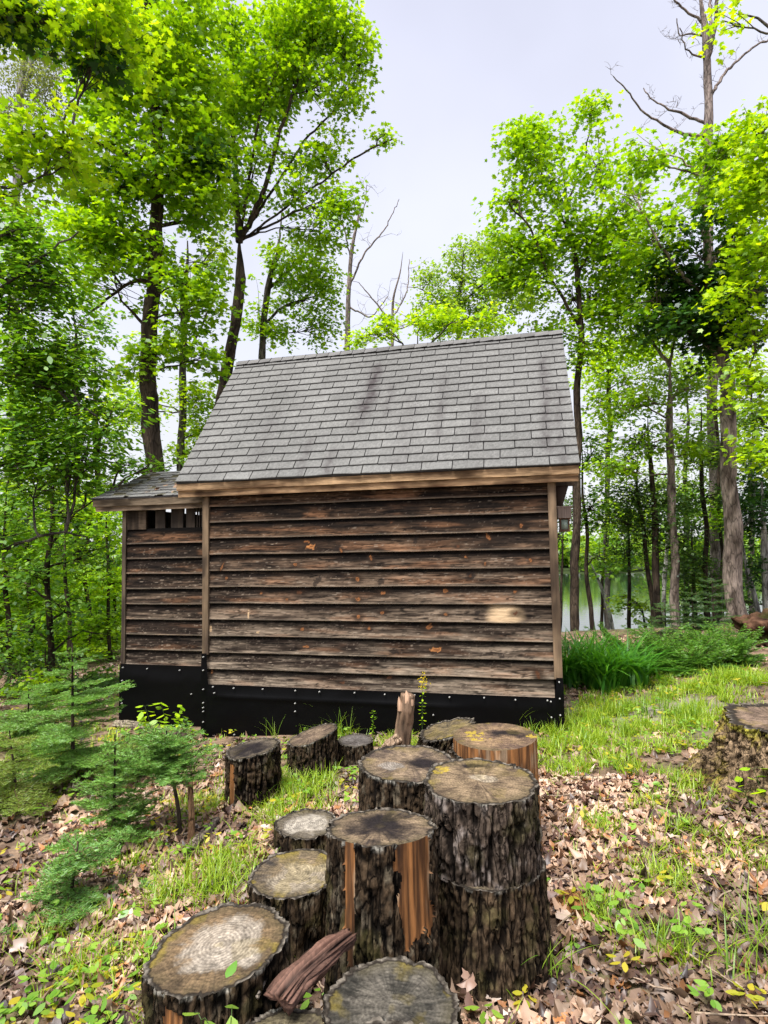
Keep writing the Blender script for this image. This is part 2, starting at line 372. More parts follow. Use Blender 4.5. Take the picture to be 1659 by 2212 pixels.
def tree(name, label, cat, d, trunk, limbs=(), blobs=(), leaf='maple7', size=0.12, pal='maple', bark='grey', dens=1.0, spray_r=0.34,
         per=22, flat=0.45, depth_k=1.0, twigs=True, group=TREES, ground_base=True, extra=()):
    P, W = px_line(trunk, d)
    if ground_base:                               # carry the trunk down to the soil
        b = P[0].copy(); g = float(gz(b[0], b[1])); 
        if b[2] > g:
            st = P[0]-P[1]; st = st/abs(st[2]); b = P[0]+st*min(1.0, 1.0)*(b[2]-g)*1.0
            b = np.array([P[0][0]+st[0]*(P[0][2]-g)*0.3, P[0][1], float(gz(P[0][0], P[0][1]))-0.05])
            P = np.vstack([b, P]); W = np.concatenate([[W[0]*1.12], W])
        else: P[0][2] = g-0.05
    origin = P[0].copy(); root = thing(name, label, cat, tuple(origin), 0, group)
    seed = int(rng.integers(1, 9999)); mb = MB(); W = W.copy(); W[-1] *= 0.25
    Q, w = resample(P-origin, W, 0.16)
    w[:2] = w[:2]*np.array([1.45, 1.18])
    wob = np.stack([vn(Q[:, 2]*1.1, 3, seed), vn(Q[:, 2]*1.1, 7, seed)], 1)-0.5
    Q[1:, :2] += wob[1:]*0.10
    tube(mb, Q, w, 12, barkcol(bark, seed), 0.32, seed); lm = mb; any_l = True; nodes = [Q+origin]
    for L in limbs:
        dz = np.linspace(0, 1, len(L))*rng.normal(0, 0.5)
        Pl, Wl = px_line(L, d, dz); Pl[0] = (Q+origin)[np.argmin(np.linalg.norm(Q+origin-Pl[0], axis=1))]; Ql, wl = resample(Pl-origin, Wl, 0.14)
        Ql[1:-1] += rng.normal(0, 0.012, Ql[1:-1].shape)
        tube(lm, Ql, wl, 7, barkcol(bark, seed), 0.2, seed); any_l = True; nodes.append(Ql+origin)
    if blobs or extra:
        Vs, Fs, Cc, n0, centers = [], [], [], 0, []
        for (bl, pl, kt, sz, dn) in [(blobs, pal, leaf, size, dens)]+list(extra):
            if not bl: continue
            V, F, c, ce = sprays(bl, d, kt, sz, pl, dn, spray_r, per, flat, depth_k)
            Vs.append(V); Fs.append(F+n0); Cc.append(c); n0 += len(V); centers += ce
        V = np.concatenate(Vs)
        V[:, 2] = np.maximum(V[:, 2], gz(V[:, 0], V[:, 1], False)+0.1)
        mesh('crown', V-origin, Fs if len({f.shape[1] for f in Fs}) > 1 else np.concatenate(Fs), M_LEAF, root, np.concatenate(Cc))
        if twigs:
            N = np.concatenate(nodes)
            for cc in centers:
                c0 = cc.mean(0)
                cand = N[N[:, 2] < c0[2]-0.15]
                if len(cand) < 2: cand = N
                a = cand[np.argmin(np.linalg.norm(cand-c0, axis=1)+0.0)]
                if np.linalg.norm(a-c0) > 0.2:
                    mid = (a+c0)/2+np.array([0, 0, 0.12*np.linalg.norm(a-c0)])*(1 if rng.random() < .5 else -.4)+rng.normal(0, 0.06, 3)
                    Qb, wb = resample(np.array([a, mid, c0])-origin, [0.022, 0.014, 0.007], 0.12)
                    Qb[1:-1] += rng.normal(0, 0.012, Qb[1:-1].shape)
                    tube(lm, Qb, wb, 5, barkcol(bark, seed)); any_l = True
                else: Qb = np.array([a, c0])-origin
                for q in cc[::max(1, len(cc)//14)]:
                    s = Qb[rng.integers(len(Qb)//2, len(Qb))]; e_ = q-origin
                    md = (s+e_)/2+rng.normal(0, 0.05, 3)
                    Qt, wt = resample(np.array([s, md, e_]), [0.009, 0.006, 0.003], 0.15)
                    tube(lm, Qt, wt, 4, barkcol(bark, seed)); any_l = True
    lm.build('trunk', M_BARK, root, True)
    return root

def bare_twigs(root_pts, n, length, gen=2, up=0.5):
    """branching leafless twigs growing from a polyline: list of (P, W)"""
    res = []
    for _ in range(n):
        i = rng.integers(1, len(root_pts)); s = root_pts[i]
        dirv = rand_unit(1)[0]; dirv[2] = abs(dirv[2])*up+0.1; dirv /= np.linalg.norm(dirv)
        L = length*(0.5+rng.random()); pts = [s]
        for k_ in range(5):
            dirv = dirv+rng.normal(0, 0.28, 3); dirv[2] += 0.06; dirv /= np.linalg.norm(dirv)
            pts.append(pts[-1]+dirv*L/5)
        res.append((np.array(pts), np.linspace(0.011, 0.003, 6)*max(0.5, length)))
        if gen > 1: res += bare_twigs(np.array(pts), 2, length*0.5, gen-1, up)
    return res
def dead_tree(name, label, d, trunk, limbs, n=8, length=0.8, bark='dead', gen=2):
    r = tree(name, label, 'dead tree', d, trunk, (), (), bark=bark)
    o = np.array(r.location); tk_ = [c for c in r.children][0]
    tv = np.array([v.co for v in tk_.data.vertices]).reshape(-1, 12, 3).mean(1)
    for L in limbs:
        lm = MB()
        dz = np.linspace(0, 1, len(L))*rng.normal(0, 0.4)
        P, W = px_line(L, d, dz); P = P-o; P[0] = tv[np.argmin(np.linalg.norm(tv-P[0], axis=1))]; Q, w = resample(P, W, 0.12); Q[1:-1] += rng.normal(0, 0.015, Q[1:-1].shape)
        tube(lm, Q, w, 6, barkcol(bark))
        for (p_, w_) in bare_twigs(Q, n, length, gen): tube(lm, p_, w_, 4, barkcol(bark))
        lm.build('limb', M_BARK, r, True)
    return r
# ------------------------------------------------------------------ shed
shed = thing('wooden_shed', 'weathered brown clapboard shed with grey shingle roof, side annex and black base sheeting', 'shed', (0, 0, 0))
W = 3.66; EXP = 0.17444; Z0 = 0.532
# knots and marks of the front wall: x, z, half width, half height, slant, kind
def wall_xz(cx, cyy):                     # numbers read off the picture -> metres on the wall plane y = 0
    vx, vy = (600+.9645*cx)*.576, (1150+.9645*cyy)*.576
    d = ray(vx, vy); t = -CAM[1]/d[1]; q = CAM+d*t; return q[0], q[2]
KN = [(590, 935, .060, .030, .5, 1), (572, 915, .035, .012, -.9, 1), (705, 945, .012, .03, -.5, 1), (823, 978, .012, .04, -.4, 1), (245, 1013, .010, .045, .5, 1), (262, 1054, .02, .014, 0, 1), (530, 1003, .022, .014, .3, 1),
      (770, 1060, .022, .024, 0, 1), (870, 1113, .026, .022, 0, 1), (1112, 1104, .026, .022, 0, 1), (1208, 1045, .014, .02, .3, 1), (1275, 895, .018, .038, -.5, 1), (1190, 973, .015, .024, -.4, 1),
      (1160, 932, .018, .014, 0, 2), (348, 1195, .010, .05, 0, 3), (397, 1114, .018, .014, 0, 1), (497, 1137, .014, .012, 0, 1), (772, 1137, .024, .022, 0, 1), (775, 1205, .018, .026, 0, 1), (815, 1248, .018, .018, 0, 1),
      (385, 1265, .018, .014, 0, 3), (555, 1252, .02, .018, 0, 1), (1050, 1243, .030, .030, .5, 1), (570, 1320, .034, .014, .2, 1), (1075, 1332, .066, .022, 0, 1), (1383, 1192, .022, .018, .3, 2), (1380, 1108, .018, .012, 0, 1),
      (1403, 852, .018, .022, 0, 1), (895, 1440, .028, .018, 0, 2), (1110, 1195, .018, .014, 0, 1), (1235, 1190, .036, .03, 0, 4), (865, 1190, .018, .016, 0, 1), (995, 905, .03, .05, .3, 4), (690, 940, .05, .03, .6, 4),
      (615, 1065, .04, .06, .6, 4), (860, 1070, .04, .035, .5, 4), (1210, 1040, .05, .05, .3, 4), (545, 1110, .03, .025, 0, 2), (910, 1340, .05, .03, -.6, 4), (1325, 1355, .03, .03, -.4, 4), (205, 1415, .010, .03, 0, 1),
      (770, 1370, .035, .015, 0, 4), (1470, 1430, .02, .035, -.3, 2), (1080, 1370, .02, .02, 0, 2), (200, 1250, .02, .04, 0, 3), (710, 1460, .03, .012, 0, 2), (1440, 985, .012, .02, 0, 1), (1265, 1000, .01, .015, 0, 1), (900, 840, .016, .01, 0, 2)]
KN = [(*wall_xz(a, b), c, d, e_, (5 if f_ == 1 and c < .05 else f_)) for a, b, c, d, e_, f_ in KN]
PALE = (*wall_xz(1335, 1194), 0.17, 0.085)
def siding(parent, name, x0, x1, y0, z0, ex, rows, knots, seed, dark, frontdir=-1):
    nx = int((x1-x0)/0.009); nv = 22; Vs, Fs, Cs, n0 = [], [], [], 0
    xs = np.linspace(x0, x1, nx)
    for k_ in range(rows):
        zb = z0+k_*ex; v = np.linspace(0, 1, nv)
        X, Vv = np.meshgrid(xs, v); sd = seed+k_*31
        edge = (vn(X*2.2, k_, 0, sd)-0.5)*0.007
        Z = zb+Vv*(ex+0.004)+edge*(1-Vv)
        Y = y0-(0.033*(1-Vv)+0.010*Vv)-(fbm(X*1.2, k_*3.1, 0, 2, sd)-0.5)*0.008*(1-Vv)
        # colour: grain stretched along the board
        g1 = fbm(X*1.6, Z*30, k_*7, 4, sd); g2 = fbm(X*5, Z*110, k_*5, 3, sd+2); blot = fbm(X*3.2, Z*9, k_*3, 4, sd+9)
        lowness = 1-k_/max(rows-1, 1)
        grey = mix((0.105, 0.062, 0.037), (0.215, 0.170, 0.128), np.clip(lowness*1.35-0.25+0*X, 0, 1))
        darkc = np.array([0.012, 0.008, 0.006])*(1+0.8*lowness)
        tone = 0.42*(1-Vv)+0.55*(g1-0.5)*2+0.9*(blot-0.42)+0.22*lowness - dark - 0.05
        tone = tone + (vn(k_*7.3, 0.5, 0, seed+77)-0.5)*0.2
        c = mix(darkc, grey, sst(-0.10, 0.80, tone+0.5*(g2-0.5)))
        warm = sst(0.50, 0.74, fbm(X*2.3, Z*16, k_, 3, sd+40))*(1-lowness*0.6)
        c = mix(c, (0.21, 0.105, 0.055), 0.7*warm*sst(0.95, 0.2, Vv))
        g3 = fbm(X*14, Z*170, k_*5, 3, sd+3); sp_ = vn(X*55, Z*120, k_, sd+4)
        c = c*(0.30+1.4*g2)[..., None]*(1-0.6*sst(.60, .72, g3))[..., None]
        c = mix(c, np.array([0.30, 0.24, 0.185]), 0.60*sst(.30, .20, g3)*sst(.45, .7, g1+0.25*lowness)+0.35*sst(.86, .95, sp_))
        crk = sst(.955, .99, 1-np.abs(2*fbm(X*1.1, Z*26, k_*9, 2, sd+33)-1)); c = c*(1-0.8*crk)[..., None]
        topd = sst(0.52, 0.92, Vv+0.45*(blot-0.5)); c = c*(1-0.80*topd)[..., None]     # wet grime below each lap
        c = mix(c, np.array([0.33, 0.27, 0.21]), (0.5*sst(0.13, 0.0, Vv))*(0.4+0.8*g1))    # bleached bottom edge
        if knots:
            # clean unweathered patch
            px, pz, pw, ph = PALE
            q = sst(1.25, 0.55, np.sqrt((np.abs(X-px)/pw)**4+(np.abs(Z-pz)/ph/1.1)**4)**.5+0.9*(blot-0.5)+0.3*(g1-.5))
            row_ok = (Z-pz < ph) & (abs((zb+ex/2)-pz) < ex*0.6)
            c = mix(c, np.stack([0.50+0*X, 0.36+0*X, 0.22+0*X], -1)*(0.8+0.4*g1)[..., None], q*row_ok*0.95)
            for (kx, kz, hw, hh, sl, kd) in knots:
                if abs(kz-(zb+ex/2)) > ex*0.55: continue
                dx = (X-kx)-sl*(Z-kz)*0.9; r = np.sqrt((dx/hw)**2+((Z-kz)/hh)**2)+0.9*(vn(X*60, Z*60, 0, 14)-0.5)
                halo = sst(3.2, 0.9, np.sqrt((dx/(hw*1.5))**2+((Z-kz)/hh)**2)*1.0)
                if kd in (1, 2, 5): c = mix(c, (0.02, 0.012, 0.008), 0.75*halo)
                kc = {1: (0.34, 0.145, 0.050), 2: (0.07, 0.03, 0.015), 3: (0.42, 0.29, 0.17), 4: (0.012, 0.009, 0.008), 5: (0.21, 0.085, 0.030)}[kd]
                inner = sst(0.98, 0.72, r)
                kcol = np.array(kc)*(0.75+0.5*vn(X*150, Z*150, 0, 4))[..., None]
                c = mix(c, kcol, inner*(0.95 if kd != 4 else 0.75))
                if kd in (1, 5): c = mix(c, (0.09, 0.035, 0.015), 0.8*sst(0.55, 0.25, r))
        V = np.stack([X, Y, Z], -1).reshape(-1, 3)
        # underside lip
        lip = np.stack([xs, np.full(nx, y0-0.008), zb+edge[0]+0.001], -1)
        V = np.vstack([V, lip]); F = grid_faces(nx, nv); a = np.arange(nx-1); L0 = nx*nv
        F2 = np.stack([L0+a, L0+a+1, a+1, a], -1)
        Vs.append(V); Fs += [F+n0, F2+n0]; n0 += len(V)
        Cs.append(np.vstack([c.reshape(-1, 3), np.tile([[0.03, 0.022, 0.016]], (nx, 1))]))
    return mesh(name, np.concatenate(Vs), np.concatenate(Fs), M_SIDING, parent, np.concatenate(Cs))
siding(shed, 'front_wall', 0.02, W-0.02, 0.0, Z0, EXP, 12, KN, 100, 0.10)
YA = 0.30; AX0 = -1.215
za = 0.655; EA = 0.1765
siding(shed, 'annex_wall', AX0+0.02, -0.002, YA, za, EA, 9, None, 300, 0.40)
def woodc(a, b, seed, axis_=2, f=3.0):
    def fn(V):
        k_ = [22, 22, 22]; k_[axis_] = f*0.4
        q = fbm(V[:, 0]*k_[0], V[:, 1]*k_[1], V[:, 2]*k_[2], 4, seed); q2 = fbm(V[:, 0]*4, V[:, 1]*4, V[:, 2]*4, 3, seed+3)
        c = mix(a, b, sst(0.30, 0.66, q*0.7+q2*0.4-0.05))
        k2 = [60, 60, 60]; k2[axis_] = 5; fine = fbm(V[:, 0]*k2[0], V[:, 1]*k2[1], V[:, 2]*k2[2], 3, seed+8)
        c = c*(0.35+1.3*fine)[:, None]
        k3 = [7, 7, 7]; k3[axis_] = 2.2; bl = sst(.60, .70, fbm(V[:, 0]*k3[0], V[:, 1]*k3[1], V[:, 2]*k3[2], 3, seed+6))
        return mix(c, np.array(a)*0.5, 0.8*bl)
    return fn
def board(mb, a, b, cf, n=(2, 2, 2), jit=0.0015):
    """box subdivided along its long axis so colour and a slight warp show"""
    a = np.array(a, float); b = np.array(b, float); L = b-a
    ns = [max(1, min(220, int(L[i]/0.02))) for i in range(3)]
    def face(ax, side):
        u, v = [i for i in range(3) if i != ax]
        U, Vv = np.meshgrid(np.linspace(0, 1, ns[u]+1), np.linspace(0, 1, ns[v]+1))
        P = np.zeros(U.shape+(3,)); P[..., u] = a[u]+U*L[u]; P[..., v] = a[v]+Vv*L[v]; P[..., ax] = b[ax] if side else a[ax]
        lg = int(np.argmax(L)); w = (vn(P[..., lg]*2.3, 0.5, 0, int(abs(a.sum())*97) % 991)-0.5)*jit*3
        for i in range(3):
            if i != lg: P[..., i] += w
        P = P.reshape(-1, 3); F = grid_faces(ns[u]+1, ns[v]+1)
        flip = (ax == 1) ^ (side == 0)
        if flip: F = F[:, ::-1]
        mb.add(P, F, cf(P))
    for ax in range(3):
        for s in (0, 1): face(ax, s)
EAVE_Z, EAVE_Y, RIDGE_Z, RIDGE_Y, OV = 2.726, -0.14, 4.533, 1.32, 0.27
PD = (0.045, 0.03, 0.02); PL_ = (0.22, 0.155, 0.095)
mb = MB(); board(mb, (0.0, -0.050, 0.86), (0.072, 0.0, 2.64), woodc(PD, (0.17, 0.118, 0.072), 5)); mb.build('corner_post', M_POST, shed)
mb = MB(); board(mb, (W-0.02, -0.052, 0.72), (W+0.055, 0.05, 2.64), woodc((0.05, 0.032, 0.02), (0.19, 0.13, 0.08), 6)); mb.build('corner_post', M_POST, shed)
mb = MB(); board(mb, (AX0-0.02, YA-0.045, 0.62), (AX0+0.03, YA+0.03, 2.52), woodc((0.03, 0.02, 0.015), (0.10, 0.075, 0.05), 7)); mb.build('corner_post', M_POST, shed)
# shell behind the siding: gable side walls and rear wall
DEP = 2*RIDGE_Y
mb = MB()
for x0, x1 in ((0.0, 0.03), (W, W+0.028)):
    P = []
    for x in (x0, x1):
        P += [(x, 0.06, 0.2), (x, DEP-0.06, 0.2), (x, DEP-0.06, 2.72), (x, RIDGE_Y, 4.36), (x, 0.06, 2.72)]
    mb.add(P, [np.array([[4, 3, 2, 1, 0]]), np.array([[5, 6, 7, 8, 9]]), np.array([[0, 1, 6, 5], [1, 2, 7, 6], [2, 3, 8, 7], [3, 4, 9, 8], [4, 0, 5, 9]])], (0.10, 0.075, 0.055))
mb.box((0.03, DEP-0.06, 0.2), (W, DEP-0.02, 2.72), (0.10, 0.075, 0.055))
mb.build('side_walls', M_SIDING, shed)
mb = MB()          # clapboards on the right gable wall
for k_ in range(21):
    z0_ = Z0+k_*EXP; z1_ = z0_+EXP+0.003; t_ = max(0.0, (z1_-2.66)/(4.36-2.66))
    ya_, yb_ = 0.055+t_*(RIDGE_Y-0.06), DEP-0.065-t_*(RIDGE_Y-0.06)
    if yb_-ya_ < 0.1: break
    ny = max(3, int((yb_-ya_)/0.03)); Yg, Vg = np.meshgrid(np.linspace(ya_, yb_, ny), np.linspace(0, 1, 6))
    Xg = W+0.030+0.022*(1-Vg); Zg = z0_+Vg*(z1_-z0_); q_ = fbm(Yg*3, Zg*40, k_, 4, 61)
    cg = mix((0.02, 0.014, 0.010), (0.20, 0.15, 0.11), sst(.3, .7, q_)*(1-0.6*sst(.6, 1, Vg)))
    Pg = np.stack([Xg, Yg, Zg], -1).reshape(-1, 3); lo_ = Pg[:ny]-np.array([0.02, 0, 0]); ag = np.arange(ny-1); nn_g = len(Pg)
    mb.add(np.vstack([Pg, lo_]), np.vstack([grid_faces(ny, 6), np.stack([nn_g+ag, nn_g+ag+1, ag+1, ag], -1)]), np.vstack([cg.reshape(-1, 3), np.tile([[.03, .02, .015]], (ny, 1))]))
mb.build('gable_boards', M_SIDING, shed)
# the annex shell: open slot under its roof, studs and dark boards in it, rear wall lower than the roof
AY1 = 2.30
mb = MB(); wc = woodc((0.025, 0.018, 0.013), (0.09, 0.065, 0.045), 9)
board(mb, (AX0, YA, 0.3), (AX0+0.025, AY1, 2.50), wc); board(mb, (AX0, AY1, 0.3), (0, AY1+0.03, 2.30), wc)
mb.build('annex_side_walls', M_SIDING, shed)
board_top = za+9*EA
mb = MB(); board(mb, (AX0+0.03, YA-0.028, board_top-0.004), (-0.93, YA-0.004, 2.47), wc); mb.build('annex_wall_panel', M_SIDING, shed)
for sx, sw in ((-0.826, 0.126), (-0.62, 0.16), (-0.425, 0.115), (-0.285, 0.012), (-0.255, 0.012), (-0.225, 0.012), (-0.195, 0.012)):  # wide boards stand in for the shaded interior; the thin ones are pickets
    mb = MB(); board(mb, (sx, YA+0.01, board_top-0.3), (sx+sw, YA+0.03, 2.60), wc); mb.build('stud_or_dark_board', M_POST, shed)
for sx in (-1.0, -0.12):
    mb = MB(); board(mb, (sx, AY1+0.035, 2.2), (sx+(0.09 if sx < -0.4 else 0.02), AY1+0.06, 2.75), wc); mb.build('stud_or_dark_board', M_POST, shed)
# fascia boards
fl = woodc((0.07, 0.036, 0.018), (0.40, 0.265, 0.15), 12, 0); fl2 = woodc((0.05, 0.022, 0.012), (0.42, 0.27, 0.15), 14, 0)
mb = MB(); board(mb, (-OV+0.004, EAVE_Y+0.008, EAVE_Z-0.098), (W+OV-0.006, EAVE_Y+0.030, EAVE_Z-0.022), fl); mb.build('fascia_board', M_SIDING, shed)
mb = MB(); board(mb, (-OV+0.01, EAVE_Y+0.031, EAVE_Z-0.166), (W+OV-0.012, EAVE_Y+0.052, EAVE_Z-0.060), fl2); mb.build('fascia_board', M_SIDING, shed)
mb = MB(); mb.box((-OV+0.02, EAVE_Y+0.053, EAVE_Z-0.10), (W+OV-0.02, -0.012, EAVE_Z-0.085), (0.05, 0.035, 0.025)); mb.build('soffit', M_SIDING, shed)

def roof(name, x0, x1, y0, z0, y1, z1, exp, tab, stain, seed, moss=0.0, phase=0.0):
    """3-tab shingles laid in courses on the slope from (y0,z0) up to (y1,z1)"""
    L = math.hypot(y1-y0, z1-z0); up = np.array([0, (y1-y0)/L, (z1-z0)/L]); nn_ = np.array([0, -up[2], up[1]])
    rows = int(math.ceil(L/exp)); Vs, Fs, Cs, n0 = [], [], [], 0
    r2 = np.random.default_rng(seed)
    for k_ in range(rows):
        s0 = k_*exp; s1 = min(L, s0+exp+0.004); off = (k_ % 2)*tab/2+phase+r2.normal(0, 0.006)
        wav = r2.integers(1, 9999)
        j0 = int(math.floor((x0-off)/tab))-1
        for j in range(j0, j0+int((x1-x0)/tab)+4):
            a = max(x0, off+j*tab+0.0045); b = min(x1, off+(j+1)*tab-0.0045)
            if b-a < 0.02: continue
            nu, nv = max(3, int((b-a)/0.012)), 9
            U, Vv = np.meshgrid(np.linspace(0, 1, nu), np.linspace(0, 1, nv))
            skew = r2.normal(0, 0.0018); drop = r2.normal(0, 0.0022)
            X = a+U*(b-a); s = s0+Vv*(s1-s0)+(1-Vv)*(drop+skew*(U-0.5)*4+(vn(X*3, k_, 0, wav)-0.5)*0.004)
            corner = np.clip(1-np.minimum(U, 1-U)*(b-a)/0.015, 0, 1)**2; s = s+(1-Vv)**6*corner*0.006*r2.random()
            lift = r2.random()*0.002; H = 0.0105*(1-Vv)+0.001+lift*(1-Vv)+(fbm(X*4, s*4, 0, 2, 5)-0.5)*0.006
            P = np.array([0, y0, z0])+X[..., None]*np.array([1, 0, 0])+s[..., None]*up+H[..., None]*nn_
            sh = r2.normal(0, 0.05)
            q = fbm(X*2.2, s*0.8, 0, 4, seed+3); fine = vn(X*260, s*260, 0, seed+6)
            base = np.array([0.150, 0.150, 0.146])*(1+sh)
            c = base*(0.70+0.42*q+0.5*(fine-0.5))[..., None]
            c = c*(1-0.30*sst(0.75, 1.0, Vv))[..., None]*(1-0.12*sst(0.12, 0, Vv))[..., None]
            for (sx, sw, sa, sb, st_) in stain:
                m_ = np.exp(-((X-sx-(s-sa)*0.02+(vn(s*9, sx, 0, 2)-0.5)*0.05)/sw)**2)*sst(sa-0.1, sa+0.06, s)*sst(sb+0.1, sb-0.1, s)*(0.55+0.9*(vn(X*30, s*22, 0, 8)-0.25))
                c = mix(c, np.array([0.045, 0.038, 0.040]), np.clip(st_*m_, 0, 0.9))
            if moss:
                mm = sst(0.60, 0.68, fbm(X*9, s*9, 0, 4, 55)+moss*sst(-1.0, -0.35, X)*0.12)
                c = mix(c, np.array([0.055, 0.048, 0.016]), mm*0.9)
                P = P+nn_*(mm*0.014)[..., None]
            P = P.reshape(-1, 3); c = c.reshape(-1, 3); F = grid_faces(nu, nv)
            low = P[:nu]-nn_*0.011; ll = len(P); ar = np.arange(nu-1)
            F2 = np.stack([ll+ar, ll+ar+1, ar+1, ar], -1)
            Vs.append(np.vstack([P, low])); Fs += [F+n0, F2+n0]; Cs.append(np.vstack([c, np.tile([[0.045, 0.045, 0.048]], (nu, 1))])); n0 += ll+nu
    return np.concatenate(Vs), np.concatenate(Fs), np.concatenate(Cs), up, nn_
st = [(1.72, 0.075, 1.05, 1.95, .95), (1.66, 0.08, 0.75, 1.3, 0.5), (1.45, 0.05, 0.02, 0.42, 0.6), (1.95, 0.05, 0.9, 1.5, 0.4), (2.55, 0.06, 0.5, 1.6, 0.42), (2.95, 0.07, 0.3, 1.2, 0.35),
      (3.66, 0.06, 0.2, 1.8, 0.65), (3.78, 0.05, 0.0, 1.2, 0.45), (0.6, 0.1, 0.2, 1.2, 0.25), (1.15, 0.05, 0.0, 0.6, 0.5), (2.2, 0.12, 0.1, 1.3, 0.25)]
V, F, C_, up, nn_ = roof('r', -OV, W+OV, EAVE_Y-0.012, EAVE_Z-0.010, RIDGE_Y, RIDGE_Z-0.02, 0.1275, 0.305, st, 21)
rf = mesh('roof', V, F, M_SHINGLE, shed, C_)
mb = MB()          # deck under the shingles (front and rear slope), dark drip edge
def slab(mb, x0, x1, ya, zA, yb, zB, th, c):
    L = math.hypot(yb-ya, zB-zA); nv_ = np.array([0, -(zB-zA)/L, (yb-ya)/L])
    if nv_[2] < 0: nv_ = -nv_
    P = []
    for off in (-0.004, -th):
        for x, y, z in ((x0, ya, zA), (x1, ya, zA), (x1, yb, zB), (x0, yb, zB)): P.append(np.array([x, y, z])+nv_*off)
    mb.add(P, [[0, 1, 2, 3], [7, 6, 5, 4], [0, 4, 5, 1], [1, 5, 6, 2], [2, 6, 7, 3], [3, 7, 4, 0]], c)
slab(mb, -OV+0.004, W+OV-0.004, EAVE_Y, EAVE_Z-0.006, RIDGE_Y, RIDGE_Z-0.018, 0.03, (0.05, 0.048, 0.05))
slab(mb, -OV+0.004, W+OV-0.004, 2*RIDGE_Y-EAVE_Y, EAVE_Z-0.006, RIDGE_Y+0.002, RIDGE_Z-0.018, 0.03, (0.10, 0.098, 0.10))
mb.build('roof_deck', M_SHINGLE, rf)
mb = MB()          # ridge caps
n_cap = 26
for i in range(n_cap):
    a = -OV-0.005+i*(W+2*OV)/n_cap; b = a+(W+2*OV)/n_cap+0.012
    for sgn in (-1, 1):
        U, Vv = np.meshgrid(np.linspace(0, 1, 8), np.linspace(0, 1, 7))
        X = a+U*(b-a); dr = Vv*0.115; h = 0.012+0.010*U+(vn(X*30, Vv*4, i, 5)-0.5)*0.004-0.02*(1-Vv)**4
        P = np.stack([X, RIDGE_Y+sgn*dr*up[1], RIDGE_Z-0.004-dr*up[2]], -1)+h[..., None]*np.array([0, sgn*up[2], up[1]])*np.array([1, 1, 1])
        c = np.array([0.135, 0.133, 0.132])*(0.75+0.4*fbm(X*6, Vv*2, i, 3, 7)+0.1*rng.normal())[..., None]
        P = P.reshape(-1, 3); F = grid_faces(8, 7); F = F if sgn > 0 else F[:, ::-1]
        mb.add(P, F, c.reshape(-1, 3))
        e_ = P.reshape(7, 8, 3)[:, 7]; lo = e_-np.array([0, sgn*up[2], up[1]])*0.014; ar = np.arange(6)
        mb.add(np.vstack([e_, lo]), np.stack([ar, ar+1, 7+ar+1, 7+ar], -1), (0.05, 0.05, 0.05))
mb.build('ridge_cap', M_SHINGLE, rf)
for x in (-OV+0.01, W+OV-0.035):   # rake boards under the gable ends
    for (ya, yb) in ((EAVE_Y+0.035, RIDGE_Y), (2*RIDGE_Y-EAVE_Y-0.02, RIDGE_Y+0.001)):
        mb = MB(); P = []
        for xx in (x, x+0.024): P += [(xx, ya, EAVE_Z-0.045), (xx, yb, RIDGE_Z-0.058), (xx, yb, RIDGE_Z-0.20), (xx, ya, EAVE_Z-0.165)]
        mb.add(P, [[0, 1, 2, 3], [7, 6, 5, 4], [0, 4, 5, 1], [1, 5, 6, 2], [2, 6, 7, 3], [3, 7, 4, 0]], (0.07, 0.05, 0.035)); mb.build('rake_board', M_SIDING, shed)

# annex roof
AE_Y, AE_Z, AR_Z = 0.165, 2.612, 3.075
V, F, C_, up2, nn2 = roof('r', -1.60, -0.002, AE_Y, AE_Z, RIDGE_Y, AR_Z, 0.127, 0.305, [(-0.9, 0.2, 0.2, 1.0, 0.4)], 33, moss=1.0, phase=0.1)
ar_ = mesh('annex_roof', V, F, M_SHINGLE, shed, C_*1.0)
mb = MB(); slab(mb, -1.595, -0.002, AE_Y+0.01, AE_Z+0.002, RIDGE_Y, AR_Z-0.002, 0.028, (0.05, 0.045, 0.045))
slab(mb, -1.595, -0.002, 2*RIDGE_Y-AE_Y, AE_Z, RIDGE_Y+0.002, AR_Z-0.002, 0.028, (0.06, 0.055, 0.05)); mb.build('roof_deck', M_SHINGLE, ar_)
fa = woodc((0.05, 0.035, 0.022), (0.17, 0.13, 0.09), 16, 0)
mb = MB(); board(mb, (-1.585, AE_Y+0.014, AE_Z-0.092), (-0.004, AE_Y+0.034, AE_Z-0.012), fa); mb.build('fascia_board', M_SIDING, shed)
mb = MB(); board(mb, (-1.56, AE_Y+0.036, AE_Z-0.150), (-0.004, AE_Y+0.056, AE_Z-0.080), woodc((0.07, 0.05, 0.035), (0.30, 0.22, 0.15), 17, 0)); mb.build('fascia_board', M_SIDING, shed)
rng2 = np.random.default_rng(4)                       # dead leaves and debris caught on the annex roof
n_ = 26; X = rng2.uniform(-1.0, -0.30, n_)**1.0; s = rng2.uniform(0.02, 0.75, n_)
Cn = np.array([0, AE_Y, AE_Z])+X[:, None]*np.array([1, 0, 0])+s[:, None]*up2+0.018*nn2
V, F = leaf_mesh_data(Cn, np.tile(nn2, (n_, 1))+rng2.normal(0, .3, (n_, 3)), rng2.normal(0, 1, (n_, 3)), rng2.uniform(.05, .09, n_), tmpl('maple11'), 0.3)
tag(mesh('fallen_leaves', V, F, M_DRYLEAF, None, np.repeat(mix((.10, .05, .025), (.30, .2, .13), rng2.random(n_)), len(V)//n_, 0)), 'brown dead leaves caught on the small annex roof beside the taller roof', 'leaves', kind='stuff')
